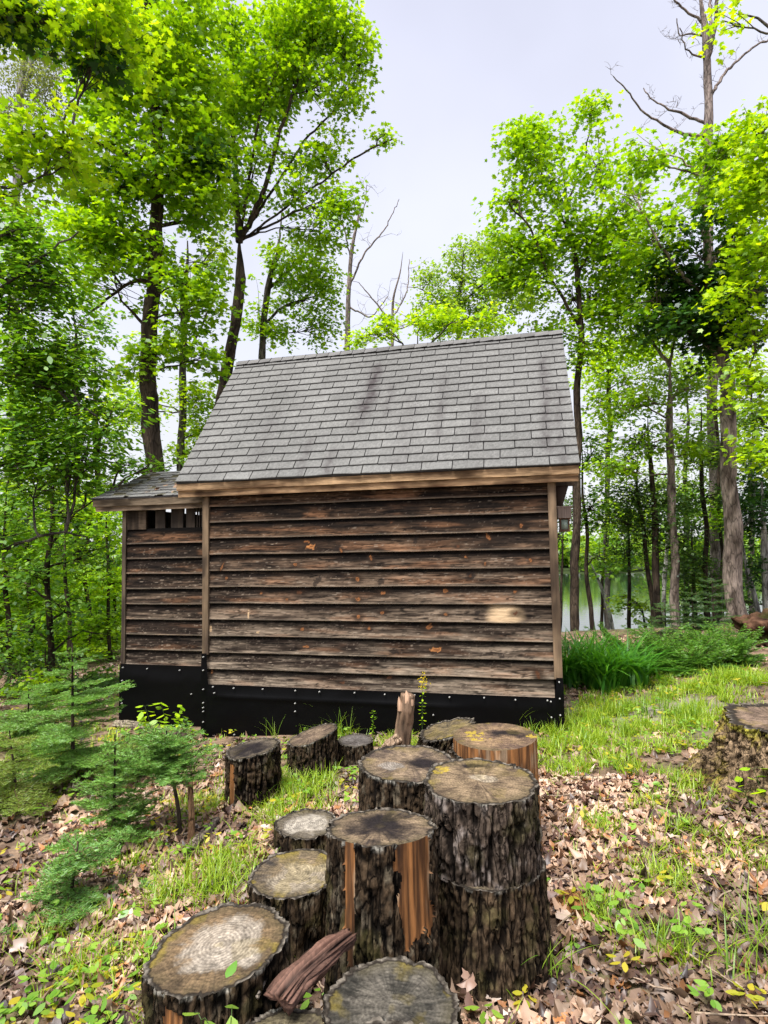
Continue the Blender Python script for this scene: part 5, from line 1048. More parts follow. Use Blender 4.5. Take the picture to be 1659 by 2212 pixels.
# --- the far shore, and the wood beyond the shed on the left: one mass
def forest_mass():
    Vs, Fs, Cs, n0 = [], [], [], 0
    T = tmpl('clump')
    spots = []
    for i in range(430):
        x = rng.uniform(-150, 160); y = rng.uniform(97, 128); spots.append((x, y, float(gz(x, y, False)), rng.uniform(3.5, 7)))
    for i in range(150):      # near-shore wood to the left of the shed, on the bank
        x = rng.uniform(-34, -9); y = rng.uniform(-2, 26); 
        if math.hypot(x-CAM[0], y-CAM[1]) < 15: continue
        spots.append((x, y, float(gz(x, y, False)), rng.uniform(4, 6.5)))
    for (x, y, z, h) in spots:
        near = y < 50; m_ = 420 if near else 170; q = rand_unit(m_)*(rng.random(m_)**.33)[:, None]
        bump = 1+0.25*np.sin(q[:, 0:1]*5+x)
        C = np.array([x, y, z+h*0.55])+q*np.array([h*0.36, h*0.36, h*0.52])*bump
        N = q+rng.normal(0, .6, (m_, 3))+np.array([0, 0, .5]); D = rng.normal(0, 1, (m_, 3))
        V, F = leaf_mesh_data(C, N, D, rng.uniform(.5, 1.2, m_)*(0.32 if near else 0.95), T)
        pl = rng.choice(['maple', 'lime', 'beech', 'pale', 'hemlock'], p=[.35, .2, .15, .2, .1])
        Vs.append(V); Fs.append(F+n0); Cs.append(leaf_cols(pl, m_, len(T), rng.normal(0, .1)));  n0 += len(V)
    o = mesh('far_forest', np.concatenate(Vs), np.concatenate(Fs), M_LEAF, None, np.concatenate(Cs)*1.0)
    tag(o, 'green woods on the far shore of the lake and down the bank on the left', 'woods', kind='stuff')
forest_mass()
# low leafy bushes under the trees on the left
for (x, y, w_, h_, d0, pl, lb) in ((60, 1500, 90, 60, 8.2, 'maple', 'low bright leafy bush at the left edge under the beech'), (200, 1490, 60, 50, 9.4, 'beech', 'low dark leafy bush against the left end of the annex'), (10, 1580, 60, 34, 6.2, 'pale', 'pale green low bush at the extreme left edge'),
                           (150, 1545, 70, 26, 8.0, 'lime', 'bright low bush behind the tallest fir sapling')):
    b = at_d(x, y, d0); b[2] = float(gz(b[0], b[1])); rt = thing('leafy_bush', lb, 'bush', tuple(b))
    V, F, c, ce = sprays([(x, y, w_, h_)], d0, 'maple7', .075, pl, .9, .2, 18, .45, .8); V[:, 2] = np.maximum(V[:, 2], gz(V[:, 0], V[:, 1], False)+.03)
    mesh('leaves', V-b, F, M_LEAF, rt, c); mb = MB()
    for q in ce[0][::3]: P_, w2 = resample(np.array([[rng.normal(0, .08), rng.normal(0, .08), -.03], (q-b)*.5+[0, 0, .08], q-b]), [.008, .006, .003], .1); tube(mb, P_, w2, 4, (.09, .06, .04))
    mb.build('stems', M_BARK, rt)
# ------------------------------------------------------------------ conifers, shrubs, flowers
def needles(P, A, B, L, wd, col_a, col_b, n_mesh, up=0.25):
    """needle quads at points P (n,3), axis A (twig direction), side B"""
    n_ = len(P); s = np.where(rng.random(n_) < .5, -1, 1)[:, None]
    d = A*0.55+B*s*(0.9+rng.normal(0, .15, (n_, 1)))+np.array([0, 0, 1])*rng.normal(up, .25, (n_, 1)); d /= np.linalg.norm(d, axis=1)[:, None]
    w = np.cross(d, rand_unit(n_)); w /= np.linalg.norm(w, axis=1)[:, None]; L = (L*(0.7+0.6*rng.random(n_)))[:, None]
    V = np.stack([P-w*wd/2, P+w*wd/2, P+d*L+w*wd*0.25, P+d*L-w*wd*0.25], 1)
    c = mix(col_a, col_b, np.clip(rng.normal(.45, .3, n_), 0, 1))
    n_mesh.append((V.reshape(-1, 3), np.repeat(c, 4, 0)))
def fir(label, base, height, lean, radius, whorls, per, seed, ca, cb, z0f=0.15, droop=0.15, needle=0.022, name='fir_sapling', trunk_r=0.012, crook=0.0, dens=1.0, asym=(0, 0), topw=0.25):
    r_ = np.random.default_rng(seed); root = thing(name, label, 'sapling', tuple(base)); mb = MB()
    zz = np.linspace(0, 1, 14); Tr = np.stack([lean[0]*zz+crook*np.sin(zz*5)*(1-zz)*0.5, lean[1]*zz, height*zz], 1)
    tube(mb, Tr, trunk_r*(1-0.8*zz)+0.002, 8, barkcol('brown', seed), .2, seed); bm_ = MB(); nm = []
    for k_ in range(whorls):
        f = z0f+(1-z0f)*(k_+r_.normal(0, .08))/whorls; f = min(max(f, 0.05), .98); c0 = np.array([np.interp(f, zz, Tr[:, i]) for i in range(3)])
        rl = radius*((1-f)**0.8*(1-topw)+topw)*(0.75+.4*r_.random())
        for j in range(per):
            a = r_.random()*6.28; L = rl*(0.7+0.5*r_.random()); L *= 1+asym[0]*math.cos(a)+asym[1]*math.sin(a)
            dr = np.array([math.cos(a), math.sin(a), 0]); t = np.linspace(0, 1, 7)[:, None]
            Pb = c0+dr*L*t+np.array([0, 0, 1])*L*(0.28*(f-0.2)*t-droop*t*t+0.10*t**3)
            Pb[1:] += r_.normal(0, .008, (6, 3)); tube(bm_, Pb, np.linspace(.0045, .0012, 7), 4, (0.10, 0.065, 0.04))
            side = np.cross(dr, [0, 0, 1])
            segs = [(Pb, L)]
            nt_ = max(3, int(L/0.035))
            for q in range(nt_):
                tt = (q+.8)/nt_; b0_ = np.array([np.interp(tt, t[:, 0], Pb[:, i]) for i in range(3)])
                for sg in (-1, 1):
                    l = L*0.48*(1-tt*0.75)*(0.7+.5*r_.random()); dd = dr*0.75+side*sg*0.85+np.array([0, 0, -.12+.15*r_.random()]); dd /= np.linalg.norm(dd)
                    Pt = b0_+dd*l*np.linspace(0, 1, 4)[:, None]; tube(bm_, Pt, [.0022, .0018, .0014, .0008], 3, (0.14, 0.10, 0.05)); segs.append((Pt, l))
            for Ps, l in segs:
                m_ = int(l/0.0021*dens); u = r_.random(m_); x_ = np.linspace(0, 1, len(Ps))
                P_ = np.stack([np.interp(u, x_, Ps[:, i]) for i in range(3)], 1); A_ = (Ps[-1]-Ps[0])/np.linalg.norm(Ps[-1]-Ps[0]); B_ = np.cross(A_, [0, 0, 1.0]); B_ /= np.linalg.norm(B_)+1e-9
                if m_: needles(P_, np.tile(A_, (m_, 1)), np.tile(B_, (m_, 1)), np.full(m_, needle), 0.0032, ca, cb, nm)
    mb.build('trunk', M_BARK, root, True); bm_.build('branches', M_BARK, root)
    V = np.concatenate([a for a, b in nm]); c = np.concatenate([b for a, b in nm]); mesh('needles', V, np.arange(len(V)).reshape(-1, 4), M_NEEDLE, root, c)
    return root
GA, GB = (.070, .190, .025), (.230, .430, .070); BA, BB = (.065, .175, .032), (.210, .400, .075); YA_, YB = (.10, .17, .020), (.27, .38, .05)
def gb_(x, y): p_, d_ = ground_hit(x, y); return p_-np.array([0, 0, .02]), d_
def top_h(x, y, d): return at_d(x, y, d)[2]
b_, d_ = gb_(158, 1690); fir('tallest thin-trunked fir sapling left of the annex with a wide drooping skirt', b_, top_h(150, 1392, d_)-b_[2], (-.03, 0), 0.66, 12, 4, 1, GA, GB, 0.10, 0.10, trunk_r=0.017, topw=.12)
b_, d_ = gb_(388, 1808); fir('crooked fir sapling with a flat blue-green top between the log rounds and the tall sapling', b_, top_h(360, 1585, d_)-b_[2], (-.10, 0), 0.36, 9, 6, 2, GA, BB, 0.55, -0.05, trunk_r=0.014, crook=.05, topw=.55)
b_, d_ = gb_(246, 1835); fir('dense dark fir sapling with an upright leader, middle of the left saplings', b_, top_h(243, 1590, d_)-b_[2], (0, 0), 0.34, 10, 5, 3, GA, GB, 0.08, 0.02, trunk_r=0.011, topw=.10)
b_, d_ = gb_(150, 1950); fir('low spreading blue-green fir sapling nearest the left edge of the foreground', b_, 0.34, (.05, 0), 0.34, 6, 5, 4, BA, BB, 0.15, 0.02, trunk_r=0.009, topw=.5, asym=(.2, 0))
b_, d_ = gb_(40, 1745); fir('sparse yellowish fir sapling lying low at the left edge', b_, .60, (-.1, 0), 0.60, 7, 4, 5, YA_, YB, 0.1, 0.18, trunk_r=0.012, topw=.5, dens=.7)
b_, d_ = gb_(60, 1600); fir('short bushy fir sapling at the left edge before the wood', b_, .60, (0, 0), 0.66, 8, 4, 6, GA, GB, 0.1, 0.1, trunk_r=0.012, topw=.4, dens=.8)
b_, d_ = gb_(262, 1700); fir('thin yellowish fir sapling between the tall sapling and the crooked one', b_, .42, (.05, 0), 0.34, 7, 5, 7, YA_, GB, 0.2, 0.12, trunk_r=0.010, topw=.5, dens=.7)

def leafy(label, name, cat, specs, leafT, size, pal, seed, stem=(0.06, 0.11, 0.02), droop=.3):
    """upright stems carrying leaf pairs; specs: (base, height, lean, leaves, spread)"""
    r_ = np.random.default_rng(seed); o_ = np.array(specs[0][0]); root = thing(name, label, cat, tuple(o_)); sm = MB(); Cs, Ns, Ds, Ss = [], [], [], []
    for (b, h, ln, nl, spr) in specs:
        b = np.array(b)-o_; t = np.linspace(0, 1, 6)[:, None]; P = b+np.array([ln[0], ln[1], 0])*t**1.6+np.array([0, 0, h])*t
        tube(sm, P, np.linspace(.004, .0015, 6), 4, stem)
        for j in range(nl):
            f = .25+.75*(j+1)/nl; c = np.array([np.interp(f, t[:, 0], P[:, i]) for i in range(3)]); a = r_.random()*6.28
            for s in (0, math.pi):
                dr = np.array([math.cos(a+s), math.sin(a+s), .15]); q = c+dr*spr*(.5+.6*r_.random()); tube(sm, [c, (c+q)/2+[0, 0, .01], q], [.0014, .0012, .001], 3, stem)
                Cs.append(q); Ds.append(dr+np.array([0, 0, -droop])); Ns.append(np.array([0, 0, 1])+r_.normal(0, .28, 3)); Ss.append(size*(.7+.5*r_.random()))
    sm.build('stems', M_GRASS, root); T = tmpl(leafT); V, F = leaf_mesh_data(np.array(Cs), np.array(Ns), np.array(Ds), np.array(Ss), T)
    mesh('leaves', V, F, M_LEAF, root, leaf_cols(pal, len(Cs), len(T))); return root
sp = []
for x, y, h in ((300, 1600, .30), (330, 1598, .36), (365, 1600, .40), (385, 1603, .36), (405, 1606, .32), (350, 1612, .25), (418, 1600, .25)):
    p_, _ = gb_(x, y); sp.append((p_, h, (rng.normal(0, .05), rng.normal(0, .04)), 5, .05))
leafy('bright broad-leaved plant growing against the black annex sheeting', 'broadleaf_plant', 'plant', sp, 'oval', .10, 'lime', 5)
p_, d0 = gb_(912, 1600)
gr = leafy('upright weed with small yellow flowers beside the broken stub', 'flowering_weed', 'plant', [(p_, top_h(915, 1475, d0)-p_[2], (.02, 0), 13, .018), (p_+np.array([-.12, 0, 0]), .22, (0, 0), 7, .016)], 'oval', .034, 'lime', 6)
fm_ = []; r_ = np.random.default_rng(3); top_ = np.array([0.02, 0, top_h(915, 1475, d0)-p_[2]])
Cn = top_+r_.normal(0, 1, (60, 3))*np.array([.022, .018, .045]); V, F = leaf_mesh_data(Cn, r_.normal(0, 1, (60, 3)), r_.normal(0, 1, (60, 3)), r_.uniform(.016, .026, 60), tmpl('oval'))
mesh('flowers', V, F, M_LEAF, gr, np.tile([[.62, .50, .02]], (len(V), 1)))
p_, d0 = gb_(805, 1600); leafy('small upright green weed right of the smallest log round', 'weed', 'plant', [(p_, .30, (.01, 0), 11, .016)], 'oval', .035, 'maple', 7)
sp = [(gb_(x, y)[0], h, (0, 0), 3, .04) for x, y, h in ((655, 1665, .22), (668, 1668, .17), (638, 1668, .15))]
leafy('small round-leaved seedling in front of the tilted flaking round', 'seedling', 'plant', sp, 'oval', .055, 'pale', 8)
sp = [(gb_(x, y)[0], h, (rng.normal(0, .04), 0), 3, .05) for x, y, h in ((1600, 1700, .20), (1625, 1755, .18), (1650, 1735, .22))]
leafy('pointed-leaved seedling at the right edge below the mossy stump', 'seedling', 'plant', sp, 'oval', .085, 'maple', 9)
# tall thin seed stalks and grass by the sheeting are part of the grass below

def blades(mb_list, base, L, wd, lean, az, ca, cb, nseg=4, arch=1.6):
    """curved grass blades as quads strips"""
    n_ = len(base); t = np.linspace(0, 1, nseg+1)
    d = np.stack([np.cos(az), np.sin(az), 0*az], 1); sd = np.stack([-np.sin(az), np.cos(az), 0*az], 1)
    out_ = (lean*L)[:, None]*t[None]**arch; up_ = L[:, None]*(t[None]-0.35*np.clip(lean, 0, 1.5)[:, None]*t[None]**2.4)
    P = base[:, None]+d[:, None]*out_[..., None]+np.array([0, 0, 1])*up_[..., None]
    w = wd[:, None]*(1-t[None]**1.8*0.9)/2
    V = np.stack([P-sd[:, None]*w[..., None], P+sd[:, None]*w[..., None]], 2)     # n, seg+1, 2, 3
    k = (nseg+1)*2; F0 = np.array([[2*i, 2*i+1, 2*i+3, 2*i+2] for i in range(nseg)])
    F = (np.arange(n_)[:, None, None]*k+F0[None]).reshape(-1, 4)
    c = mix(ca, cb, np.clip(rng.normal(.5, .3, n_), 0, 1)); c = np.repeat(c, k, 0)
    mb_list.append((V.reshape(-1, 3), F, c))
def join_blades(name, lst, mat, parent=None, origin=None):
    n0 = 0; Vs, Fs, Cs = [], [], []
    for V, F, c in lst: Vs.append(V if origin is None else V-origin); Fs.append(F+n0); Cs.append(c); n0 += len(V)
    return mesh(name, np.concatenate(Vs), np.concatenate(Fs), mat, parent, np.concatenate(Cs))
# day lilies against the right corner of the shed
cl, d0 = gb_(1290, 1492); cl = np.array([cl[0], cl[1]+0.15, cl[2]])
dl = thing('daylily_clump', 'big clump of long arching green leaves beside the right corner of the shed', 'plant', tuple(cl)); lst = []
for (ox, oy, n_, ll) in ((-.28, .1, 150, .74), (.02, .15, 150, .78), (.30, .05, 130, .74), (.08, -.18, 110, .75), (.52, .12, 70, .6)):
    b = np.stack([ox+rng.normal(0, .10, n_), oy+rng.normal(0, .09, n_), np.zeros(n_)], 1)
    b[:, 2] = gz(b[:, 0]+cl[0], b[:, 1]+cl[1])-cl[2]
    blades(lst, b, ll*(.6+.5*rng.random(n_)), .024+.014*rng.random(n_), np.abs(rng.normal(.92, .28, n_)), rng.random(n_)*6.28, (.040, .18, .012), (.13, .36, .03), 7, 1.9)
join_blades('leaves', lst, M_GRASS, dl)
# low feathery shrub row
SH = [(1395, 1468, .85, .68), (1490, 1462, .85, .62), (1570, 1448, .70, .58)]
for i, (x, y, rw, h) in enumerate(SH):
    b, d0 = gb_(x, y); b = b+np.array([0, .25, 0])
    root = thing('yew_shrub', ['feathery low evergreen shrub next to the arching clump beside the shed', 'feathery low evergreen shrub in the middle of the low row', 'feathery low evergreen shrub at the foot of the stout maple'][i], 'shrub', tuple(b), 0, 'low evergreen shrubs by the lake bank')
    bm_ = MB(); nm = []
    for j in range(90):
        a = rng.random()*6.28; L = rw*(.45+.55*rng.random()); el = rng.uniform(.15, .85); t = np.linspace(0, 1, 6)[:, None]
        dr = np.array([math.cos(a)*1.15, math.sin(a)*.6, 0]); P = dr*L*.75*t+np.array([0, 0, 1])*(h*el*1.5*t-.25*h*t*t)+np.array([rng.normal(0, .1), rng.normal(0, .05), 0])*(1-t)
        tube(bm_, P, np.linspace(.006, .0015, 6), 3, (.09, .06, .035)); side = np.cross(dr, [0, 0, 1.0]); side /= np.linalg.norm(side)
        for q in range(12):
            f = .3+.7*q/12; c0 = np.array([np.interp(f, t[:, 0], P[:, k_]) for k_ in range(3)])
            for sg in (-1, 1):
                l = .16*(1.15-f)*(0.7+.6*rng.random()); dd = dr/np.linalg.norm(dr)*.7+side*sg*.8+np.array([0, 0, .15+rng.normal(0, .15)]); dd /= np.linalg.norm(dd)
                m_ = int(l/.0055)+2; u = rng.random(m_)[:, None]; B_ = np.cross(dd, [0, 0, 1.0])
                needles(c0+dd*l*u, np.tile(dd, (m_, 1)), np.tile(B_, (m_, 1)), np.full(m_, .030), .006, (.050, .16, .014), (.19, .38, .035), nm)
    bm_.build('branches', M_BARK, root); V = np.concatenate([a for a, b__ in nm]); c = np.concatenate([b__ for a, b__ in nm])
    V[:, 2] = np.maximum(V[:, 2], -.02); mesh('needles', V, np.arange(len(V)).reshape(-1, 4), M_NEEDLE, root, c)
# tiny fir twigs at the lake bank: low saplings between the shrubs and the trunks
for i, (x, y, h, lb) in enumerate(((1500, 1395, .9, 'young light fir between the low shrubs and the dark knobbly trunk'), (1545, 1392, 1.1, 'young open fir just left of the stout maple'), (1440, 1398, .7, 'small fir at the foot of the reddish slim trunk'))):
    b, d0 = gb_(x, y); fir(lb, b, h, (0, 0), .55, 9, 4, 20+i, (.03, .085, .02), (.09, .20, .04), .1, .05, needle=.03, name='young_fir', trunk_r=.014, dens=.55)

# ------------------------------------------------------------------ ground cover
def blocked(P, pad=0.0):
    x, y = P[:, 0], P[:, 1]
    m_ = (x > -1.25) & (x < W+.06) & (y > -0.02) & (y < DEP)
    for o in bpy.data.objects:
        if o.parent is None and o.name.startswith(('log_round', 'tree_stump')):
            D_ = LOGR.get(o.name, .2); m_ |= (x-o.location.x)**2+(y-o.location.y)**2 < (D_+pad)**2
    return m_
LOGR = {}
for o in bpy.data.objects:
    if o.parent is None and o.name.startswith(('log_round', 'tree_stump')):
        LOGR[o.name] = 0.9*max(abs(v) for ch in o.children if ch.name.startswith(('cut_face')) for v in (ch.bound_box[0][0], ch.bound_box[6][0]))
def patchmap(P, patches):
    """soft ellipses on the ground; each given by where its middle lies"""
    r = np.zeros(len(P))
    for (cx__, cy__, rx, ry, a) in patches: r = np.maximum(r, a*np.exp(-(((P[:, 0]-cx__)/rx)**2+((P[:, 1]-cy__)/ry)**2)))
    return r
def gp(x, y, rx, ry, a):      # picture ellipse -> ground ellipse
    p_, d_ = ground_hit(x, y); hgt = max(.3, CAM[2]-p_[2]); return (p_[0], p_[1], rx*d_/F_PX, ry*d_*d_/F_PX/hgt, a)
GP = [gp(x, y, rx, ry, a) for x, y, rx, ry, a in ((400, 2080, 140, 90, .95), (120, 2010, 110, 70, .6), (560, 1700, 110, 50, 1), (380, 1760, 60, 50, .6), (230, 1930, 80, 50, .55), (40, 2180, 120, 60, .8), (180, 1620, 160, 40, .5),
 (620, 1720, 110, 55, 1), (560, 1780, 80, 60, 1), (700, 1690, 60, 30, .9), (480, 1850, 100, 80, 1), (430, 1930, 130, 80, 1), (330, 2000, 130, 80, .95), (540, 1800, 60, 60, 1), (320, 1880, 80, 50, .7), (200, 2100, 140, 90, .75), (260, 2190, 130, 50, .9), (500, 1730, 60, 40, .6), (60, 2150, 80, 60, .5),
 (850, 1620, 50, 25, .9), (1230, 1600, 110, 45, 1), (1330, 1560, 150, 45, .95), (1450, 1540, 130, 45, 1), (1280, 1665, 120, 30, .9), (1430, 1620, 90, 40, .8), (1560, 1480, 120, 25, .9), (1290, 1790, 55, 20, .7), (1460, 1800, 60, 25, .65), (1480, 1700, 90, 35, .6),
 (1300, 1980, 50, 35, .8), (1430, 1900, 70, 45, .75), (1480, 2060, 120, 45, .75), (1560, 1850, 80, 60, .6), (1620, 2050, 60, 80, .75), (1400, 1740, 120, 30, .5), (1340, 2120, 50, 30, .3), (1600, 1960, 60, 40, .4), (100, 1900, 60, 40, .35), (40, 2000, 60, 50, .35), (720, 1590, 60, 25, .6), (60, 1700, 100, 50, .4))]
def scatter(n_, x0, x1, y0, y1):
    P = np.stack([rng.uniform(x0, x1, n_), rng.uniform(y0, y1, n_)], 1); d = P-CAM[:2]; f2 = FWD[:2]/np.linalg.norm(FWD[:2]); z = d@f2; s = d@np.array([f2[1], -f2[0]])
    return P[(z > 0.7) & (np.abs(s) < z*0.85+1.1)]
# grass
P = scatter(120000, -4, 9, -5.6, 6.2); pm = patchmap(P, GP); cl_ = fbm(P[:, 0]*3.5, P[:, 1]*3.5, 0, 3, 71)
keep = (rng.random(len(P)) < np.clip(pm*sst(.36, .56, cl_)*1.2, 0, 1)+0.010) & ~blocked(P); P = P[keep]
lst = []
# each kept point is a small tuft
per_ = 7; idx = np.repeat(np.arange(len(P)), per_); m_ = len(idx); B = P[idx]+rng.normal(0, .022, (m_, 2)); Z = gz(B[:, 0], B[:, 1])
pm2 = patchmap(B, GP); hh = (.045+.10*rng.random(m_)**1.6)*(0.65+.5*pm2)
near_ = np.hypot(B[:, 0]-CAM[0], B[:, 1]-CAM[1]); hh *= np.clip(.75+.09*near_, .8, 1.4)
blades(lst, np.stack([B[:, 0], B[:, 1], Z-.005], 1), hh, .0028+.003*rng.random(m_)+.0006*near_, np.abs(rng.normal(.6, .4, m_)), rng.random(m_)*6.28, (.13, .27, .010), (.38, .49, .035), 3)
# a few long single blades, and straw coloured ones
k_ = rng.random(len(P)) < .03; Q = P[k_]; m_ = len(Q)
blades(lst, np.stack([Q[:, 0], Q[:, 1], gz(Q[:, 0], Q[:, 1])], 1), rng.uniform(.12, .26, m_), np.full(m_, .006), np.abs(rng.normal(.8, .4, m_)), rng.random(m_)*6.28, (.15, .26, .02), (.34, .40, .06), 6)
k_ = rng.random(len(P)) < .05; Q = P[k_]; m_ = len(Q)
blades(lst, np.stack([Q[:, 0], Q[:, 1], gz(Q[:, 0], Q[:, 1])], 1), rng.uniform(.06, .16, m_), np.full(m_, .004), np.abs(rng.normal(.9, .4, m_)), rng.random(m_)*6.28, (.32, .24, .10), (.50, .42, .22), 5)
# tall blades and seed stalks by the sheeting and beside logs
TB = [(725, 1590, 24, .38), (700, 1592, 14, .24), (745, 1600, 12, .30), (1195, 1590, 16, .16), (1150, 1590, 12, .2), (590, 1600, 10, .24), (1185, 2120, 12, .22), (1215, 2115, 10, .17), (1302, 1985, 26, .14), (1290, 1990, 20, .14), (1440, 2065, 26, .16), (1470, 2060, 26, .18), (1390, 1545, 40, .26), (1440, 1550, 50, .30),
      (1500, 1560, 50, .24), (1350, 1590, 40, .2), (1640, 2040, 20, .3), (860, 1610, 14, .18), (800, 1612, 16, .16), (640, 1700, 26, .16), (560, 1740, 26, .18), (1040, 1580, 3, .34), (1110, 1585, 3, .36), (1600, 2110, 20, .2)]
for x, y, n_, L in TB:
    b, d0 = ground_hit(x, y); Q = b[:2]+rng.normal(0, .035, (n_, 2))
    blades(lst, np.stack([Q[:, 0], Q[:, 1], gz(Q[:, 0], Q[:, 1])-.01], 1), L*(.6+.6*rng.random(n_)), np.full(n_, .006), np.abs(rng.normal(.55, .35, n_)), rng.random(n_)*6.28, (.10, .22, .015), (.26, .38, .04), 7)
g_ = join_blades('grass', lst, M_GRASS); tag(g_, 'bright green woodland grass growing in patches among the dead leaves', 'grass', kind='stuff')
# seedlings and small broad leaves close to the ground
P = scatter(26000, -3, 8, -5.6, 4.5); pm = patchmap(P, GP); keep = (rng.random(len(P)) < np.clip(.05+pm*.45+.16*(P[:, 1] < -3)+.10*(P[:, 0] < 1.6), 0, 1)*sst(.35, .6, fbm(P[:, 0]*2, P[:, 1]*2, 0, 3, 44))) & ~blocked(P); P = P[keep]
per_ = 5; idx = np.repeat(np.arange(len(P)), per_); m_ = len(idx); hh = rng.uniform(.03, .11, len(P))[idx]; az = rng.random(m_)*6.28; rr = rng.uniform(.02, .045, m_)
D = np.stack([np.cos(az), np.sin(az), -.15*np.ones(m_)], 1); B = P[idx]; C = np.stack([B[:, 0], B[:, 1], gz(B[:, 0], B[:, 1])+hh], 1)+D*rr[:, None]
N = np.array([0, 0, 1.0])+rng.normal(0, .25, (m_, 3)); T = tmpl('oval'); V, F = leaf_mesh_data(C, N, D, rng.uniform(.028, .06, m_), T, .2)
tn = rng.random(len(P))[idx]; c = np.where((tn < .28)[:, None], mix((.30, .36, .02), (.55, .46, .04), rng.random(m_)), mix((.12, .28, .02), (.28, .46, .05), rng.random(m_)))
sd_ = mesh('seedlings', V, F, M_LEAF, None, np.repeat(c, len(T), 0)); tag(sd_, 'small green and yellow seedlings scattered over the forest floor', 'ground cover', kind='stuff')
# dead leaves
T = np.array([(0, 0), (.34, -.02), (.32, .20), (.46, .30), (.47, .50), (.30, .56), (.26, .74), (0, 1.0)]); T = np.vstack([T, np.array([(-a, b) for a, b in T[1:-1]])[::-1]])
def litter(P, size, lift, ca, seed):
    n_ = len(P); r_ = np.random.default_rng(seed); N = np.array([0, 0, 1.0])+r_.normal(0, .27, (n_, 3)); N /= np.linalg.norm(N, axis=1)[:, None]; a = r_.random(n_)*6.28
    D = np.stack([np.cos(a), np.sin(a), 0*a], 1); A = np.cross(D, N); A /= np.linalg.norm(A, axis=1)[:, None]; D = np.cross(N, A); K = len(T)
    jit = 1+r_.normal(0, .16, (n_, K)); ov = (r_.random((n_, 1)) < .5)*1.0; TO = T.copy(); TO[:, 0] = np.sign(T[:, 0])*.34*np.sin(np.pi*np.clip((T[:, 1]+.06)/1.06, 0, 1))**.8; tx = (T[None, :, 0]*(1-ov)+TO[None, :, 0]*ov)*jit*(0.75+.4*r_.random((n_, 1))); ty = (T[None, :, 1]-.4)*jit
    cx_ = r_.normal(0, .6, (n_, 1)); cy2_ = r_.normal(.2, .6, (n_, 1)); z = cx_*tx**2*1.8+cy2_*ty**2*1.5+r_.normal(0, .09, (n_, K))
    s = size[:, None]; V = np.stack([P[:, 0], P[:, 1], gz(P[:, 0], P[:, 1])+lift], 1)[:, None]+A[:, None]*(tx*s)[..., None]+D[:, None]*(ty*s)[..., None]+N[:, None]*(z*s)[..., None]
    cen = (np.stack([P[:, 0], P[:, 1], gz(P[:, 0], P[:, 1])+lift], 1)+N*0.0)[:, None]
    V = np.concatenate([V, cen], 1); k = K+1; i = np.arange(K); F0 = np.stack([i, (i+1) % K, np.full(K, K)], 1); F = (np.arange(n_)[:, None, None]*k+F0[None]).reshape(-1, 3)
    c = np.array(ca)[r_.choice(len(ca), n_, p=LP)]*(0.60+.65*r_.random((n_, 1)))*(0.55+0.75*sst(.35, .6, fbm(P[:, 0]*2.1, P[:, 1]*2.1, 0, 3, 31)))[:, None]; cc = np.repeat(c[:, None], k, 1)*(1+r_.normal(0, .10, (n_, k, 1))); cc[:, -1] *= .8
    return V.reshape(-1, 3), F, cc.reshape(-1, 3)
LC = [(.38, .245, .165), (.27, .165, .10), (.46, .325, .23), (.16, .088, .062), (.36, .16, .06), (.07, .04, .03), (.48, .37, .30)]; LP = [.25, .23, .13, .17, .05, .12, .05]
P1 = scatter(52000, 0.2, 8.6, -5.6, -1.2); P1 = P1[~blocked(P1, .0)]
P2 = scatter(24000, -4.5, 10, -1.6, 5.8); P2 = P2[~blocked(P2)]; P2 = P2[rng.random(len(P2)) < .25+.75*sst(.42, .55, fbm(P2[:, 0]*1.3, P2[:, 1]*1.3, 0, 3, 12))]
k2 = ((P2[:, 0]-4.7)/1.0)**2+((P2[:, 1]-.6)/.6)**2 > rng.random(len(P2))*1.4; P2 = P2[k2]
P3 = scatter(5000, -4.5, 0.2, -5, -1.2)
Vs, Fs, Cs, n0 = [], [], [], 0
for Pn, sz, sd in ((P1, .016+.062*rng.random(len(P1))**1.3, 1), (P2, rng.uniform(.03, .07, len(P2)), 2), (P3, rng.uniform(.04, .10, len(P3)), 3)):
    V, F, c = litter(Pn, sz, .004+.026*rng.random(len(Pn)), LC, sd); Vs.append(V); Fs.append(F+n0); Cs.append(c); n0 += len(V)
l_ = mesh('leaf_litter', np.concatenate(Vs), np.concatenate(Fs), M_DRYLEAF, None, np.concatenate(Cs)); tag(l_, 'pinkish brown dead maple leaves covering the forest floor', 'dead leaves', kind='stuff')
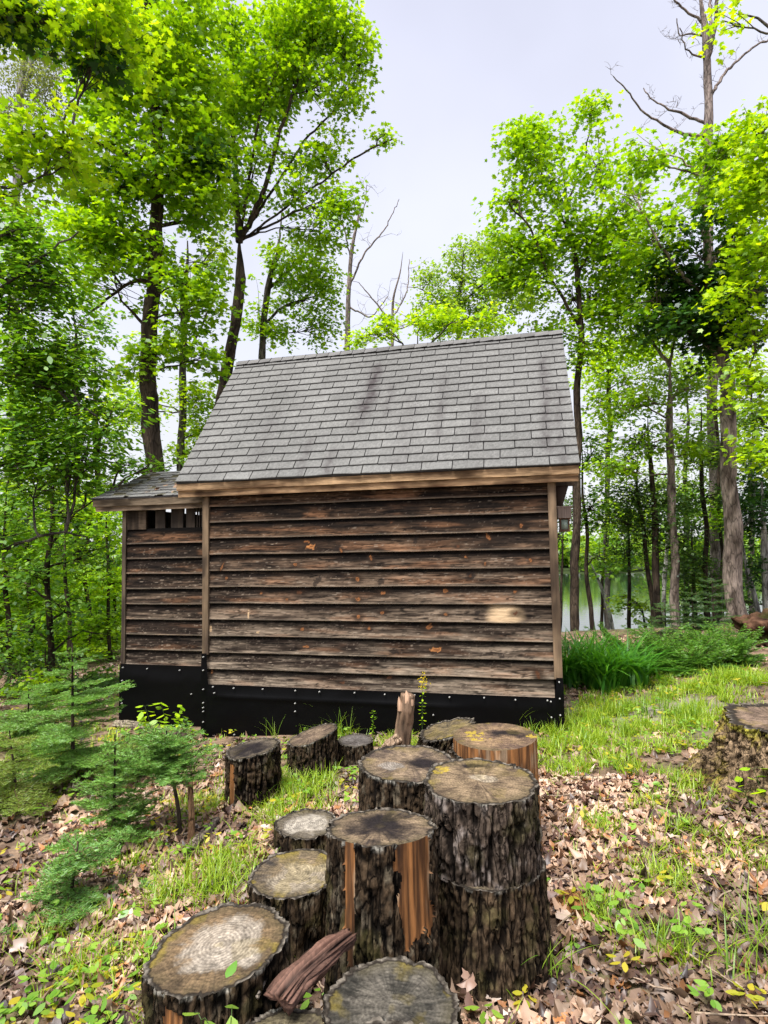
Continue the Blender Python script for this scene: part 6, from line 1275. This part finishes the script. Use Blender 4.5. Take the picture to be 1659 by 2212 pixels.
# fallen twigs
mb = MB()
P = scatter(420, .2, 7, -5.4, 2); P = P[~blocked(P, .05)]
for q in P:
    a = rng.random()*6.28; L = rng.uniform(.06, .30); t = np.linspace(-.5, .5, 5); R_ = np.stack([q[0]+np.cos(a)*L*t, q[1]+np.sin(a)*L*t], 1)+rng.normal(0, .006, (5, 2))
    tube(mb, np.stack([R_[:, 0], R_[:, 1], gz(R_[:, 0], R_[:, 1])+.03+rng.random()*.012], 1), np.linspace(.0045, .002, 5), 5, np.array([.24, .18, .13])*(.6+.7*rng.random()))
tw = mb.build('fallen_twigs', M_BARE); tag(tw, 'thin brown twigs strewn over the dead leaves', 'twigs', kind='stuff')
# single things lying about that the photograph shows
def one_leaf(label, pt, s, N, D, colr, tk='maple11', name='dead_leaf', cat='leaf', curl=.5, mat=None):
    T_ = tmpl(tk); V, F = leaf_mesh_data(np.zeros((1, 3)), np.array([N], float), np.array([D], float), np.array([s]), T_, curl)
    V2 = np.vstack([V, V.mean(0)+np.array(N)*s*.06]); k = len(T_); i = np.arange(k); o = mesh(name, V2, np.stack([i, (i+1) % k, np.full(k, k)], 1), mat or M_DRYLEAF, None, np.tile([colr], (k+1, 1)))
    o.location = tuple(pt); tag(o, label, cat); return o
p_ = at_d(1018, 2120, 1.93); one_leaf('upright pinkish dead leaf caught between the tall logs at the bottom', p_, .062, (.5, -.8, .7), (-.4, .1, 1), (.24, .145, .10), curl=1.1)
p_, _ = ground_hit(1115, 2130); one_leaf('yellow maple leaf on the ground at the foot of the lower stacked log', p_+[0, 0, .03], .075, (.1, -.3, 1), (1, .3, 0), (.55, .36, .05))
p_ = at_d(495, 2110, 1.60); one_leaf('small bright green leaf lying on the front edge of the leftmost round', p_+[0, 0, .012], .055, (0, -.3, 1), (.1, 1, .3), (.14, .34, .04), 'oval', 'green_leaf', 'leaf', .2, M_LEAF)
sp = [(at_d(435, 2230, 1.50), .04, (0, 0), 1, .03), (at_d(500, 2225, 1.48), .05, (0, 0), 2, .035)]
leafy('round-leaved green seedling before the leftmost foreground round at the bottom', 'seedling', 'plant', [(np.array([p[0], p[1], float(gz(p[0], p[1]))]), p[2]-float(gz(p[0], p[1]))+.03, (0, 0), 2, .04) for p, a, b, c, d in sp], 'oval', .075, 'pale', 19)
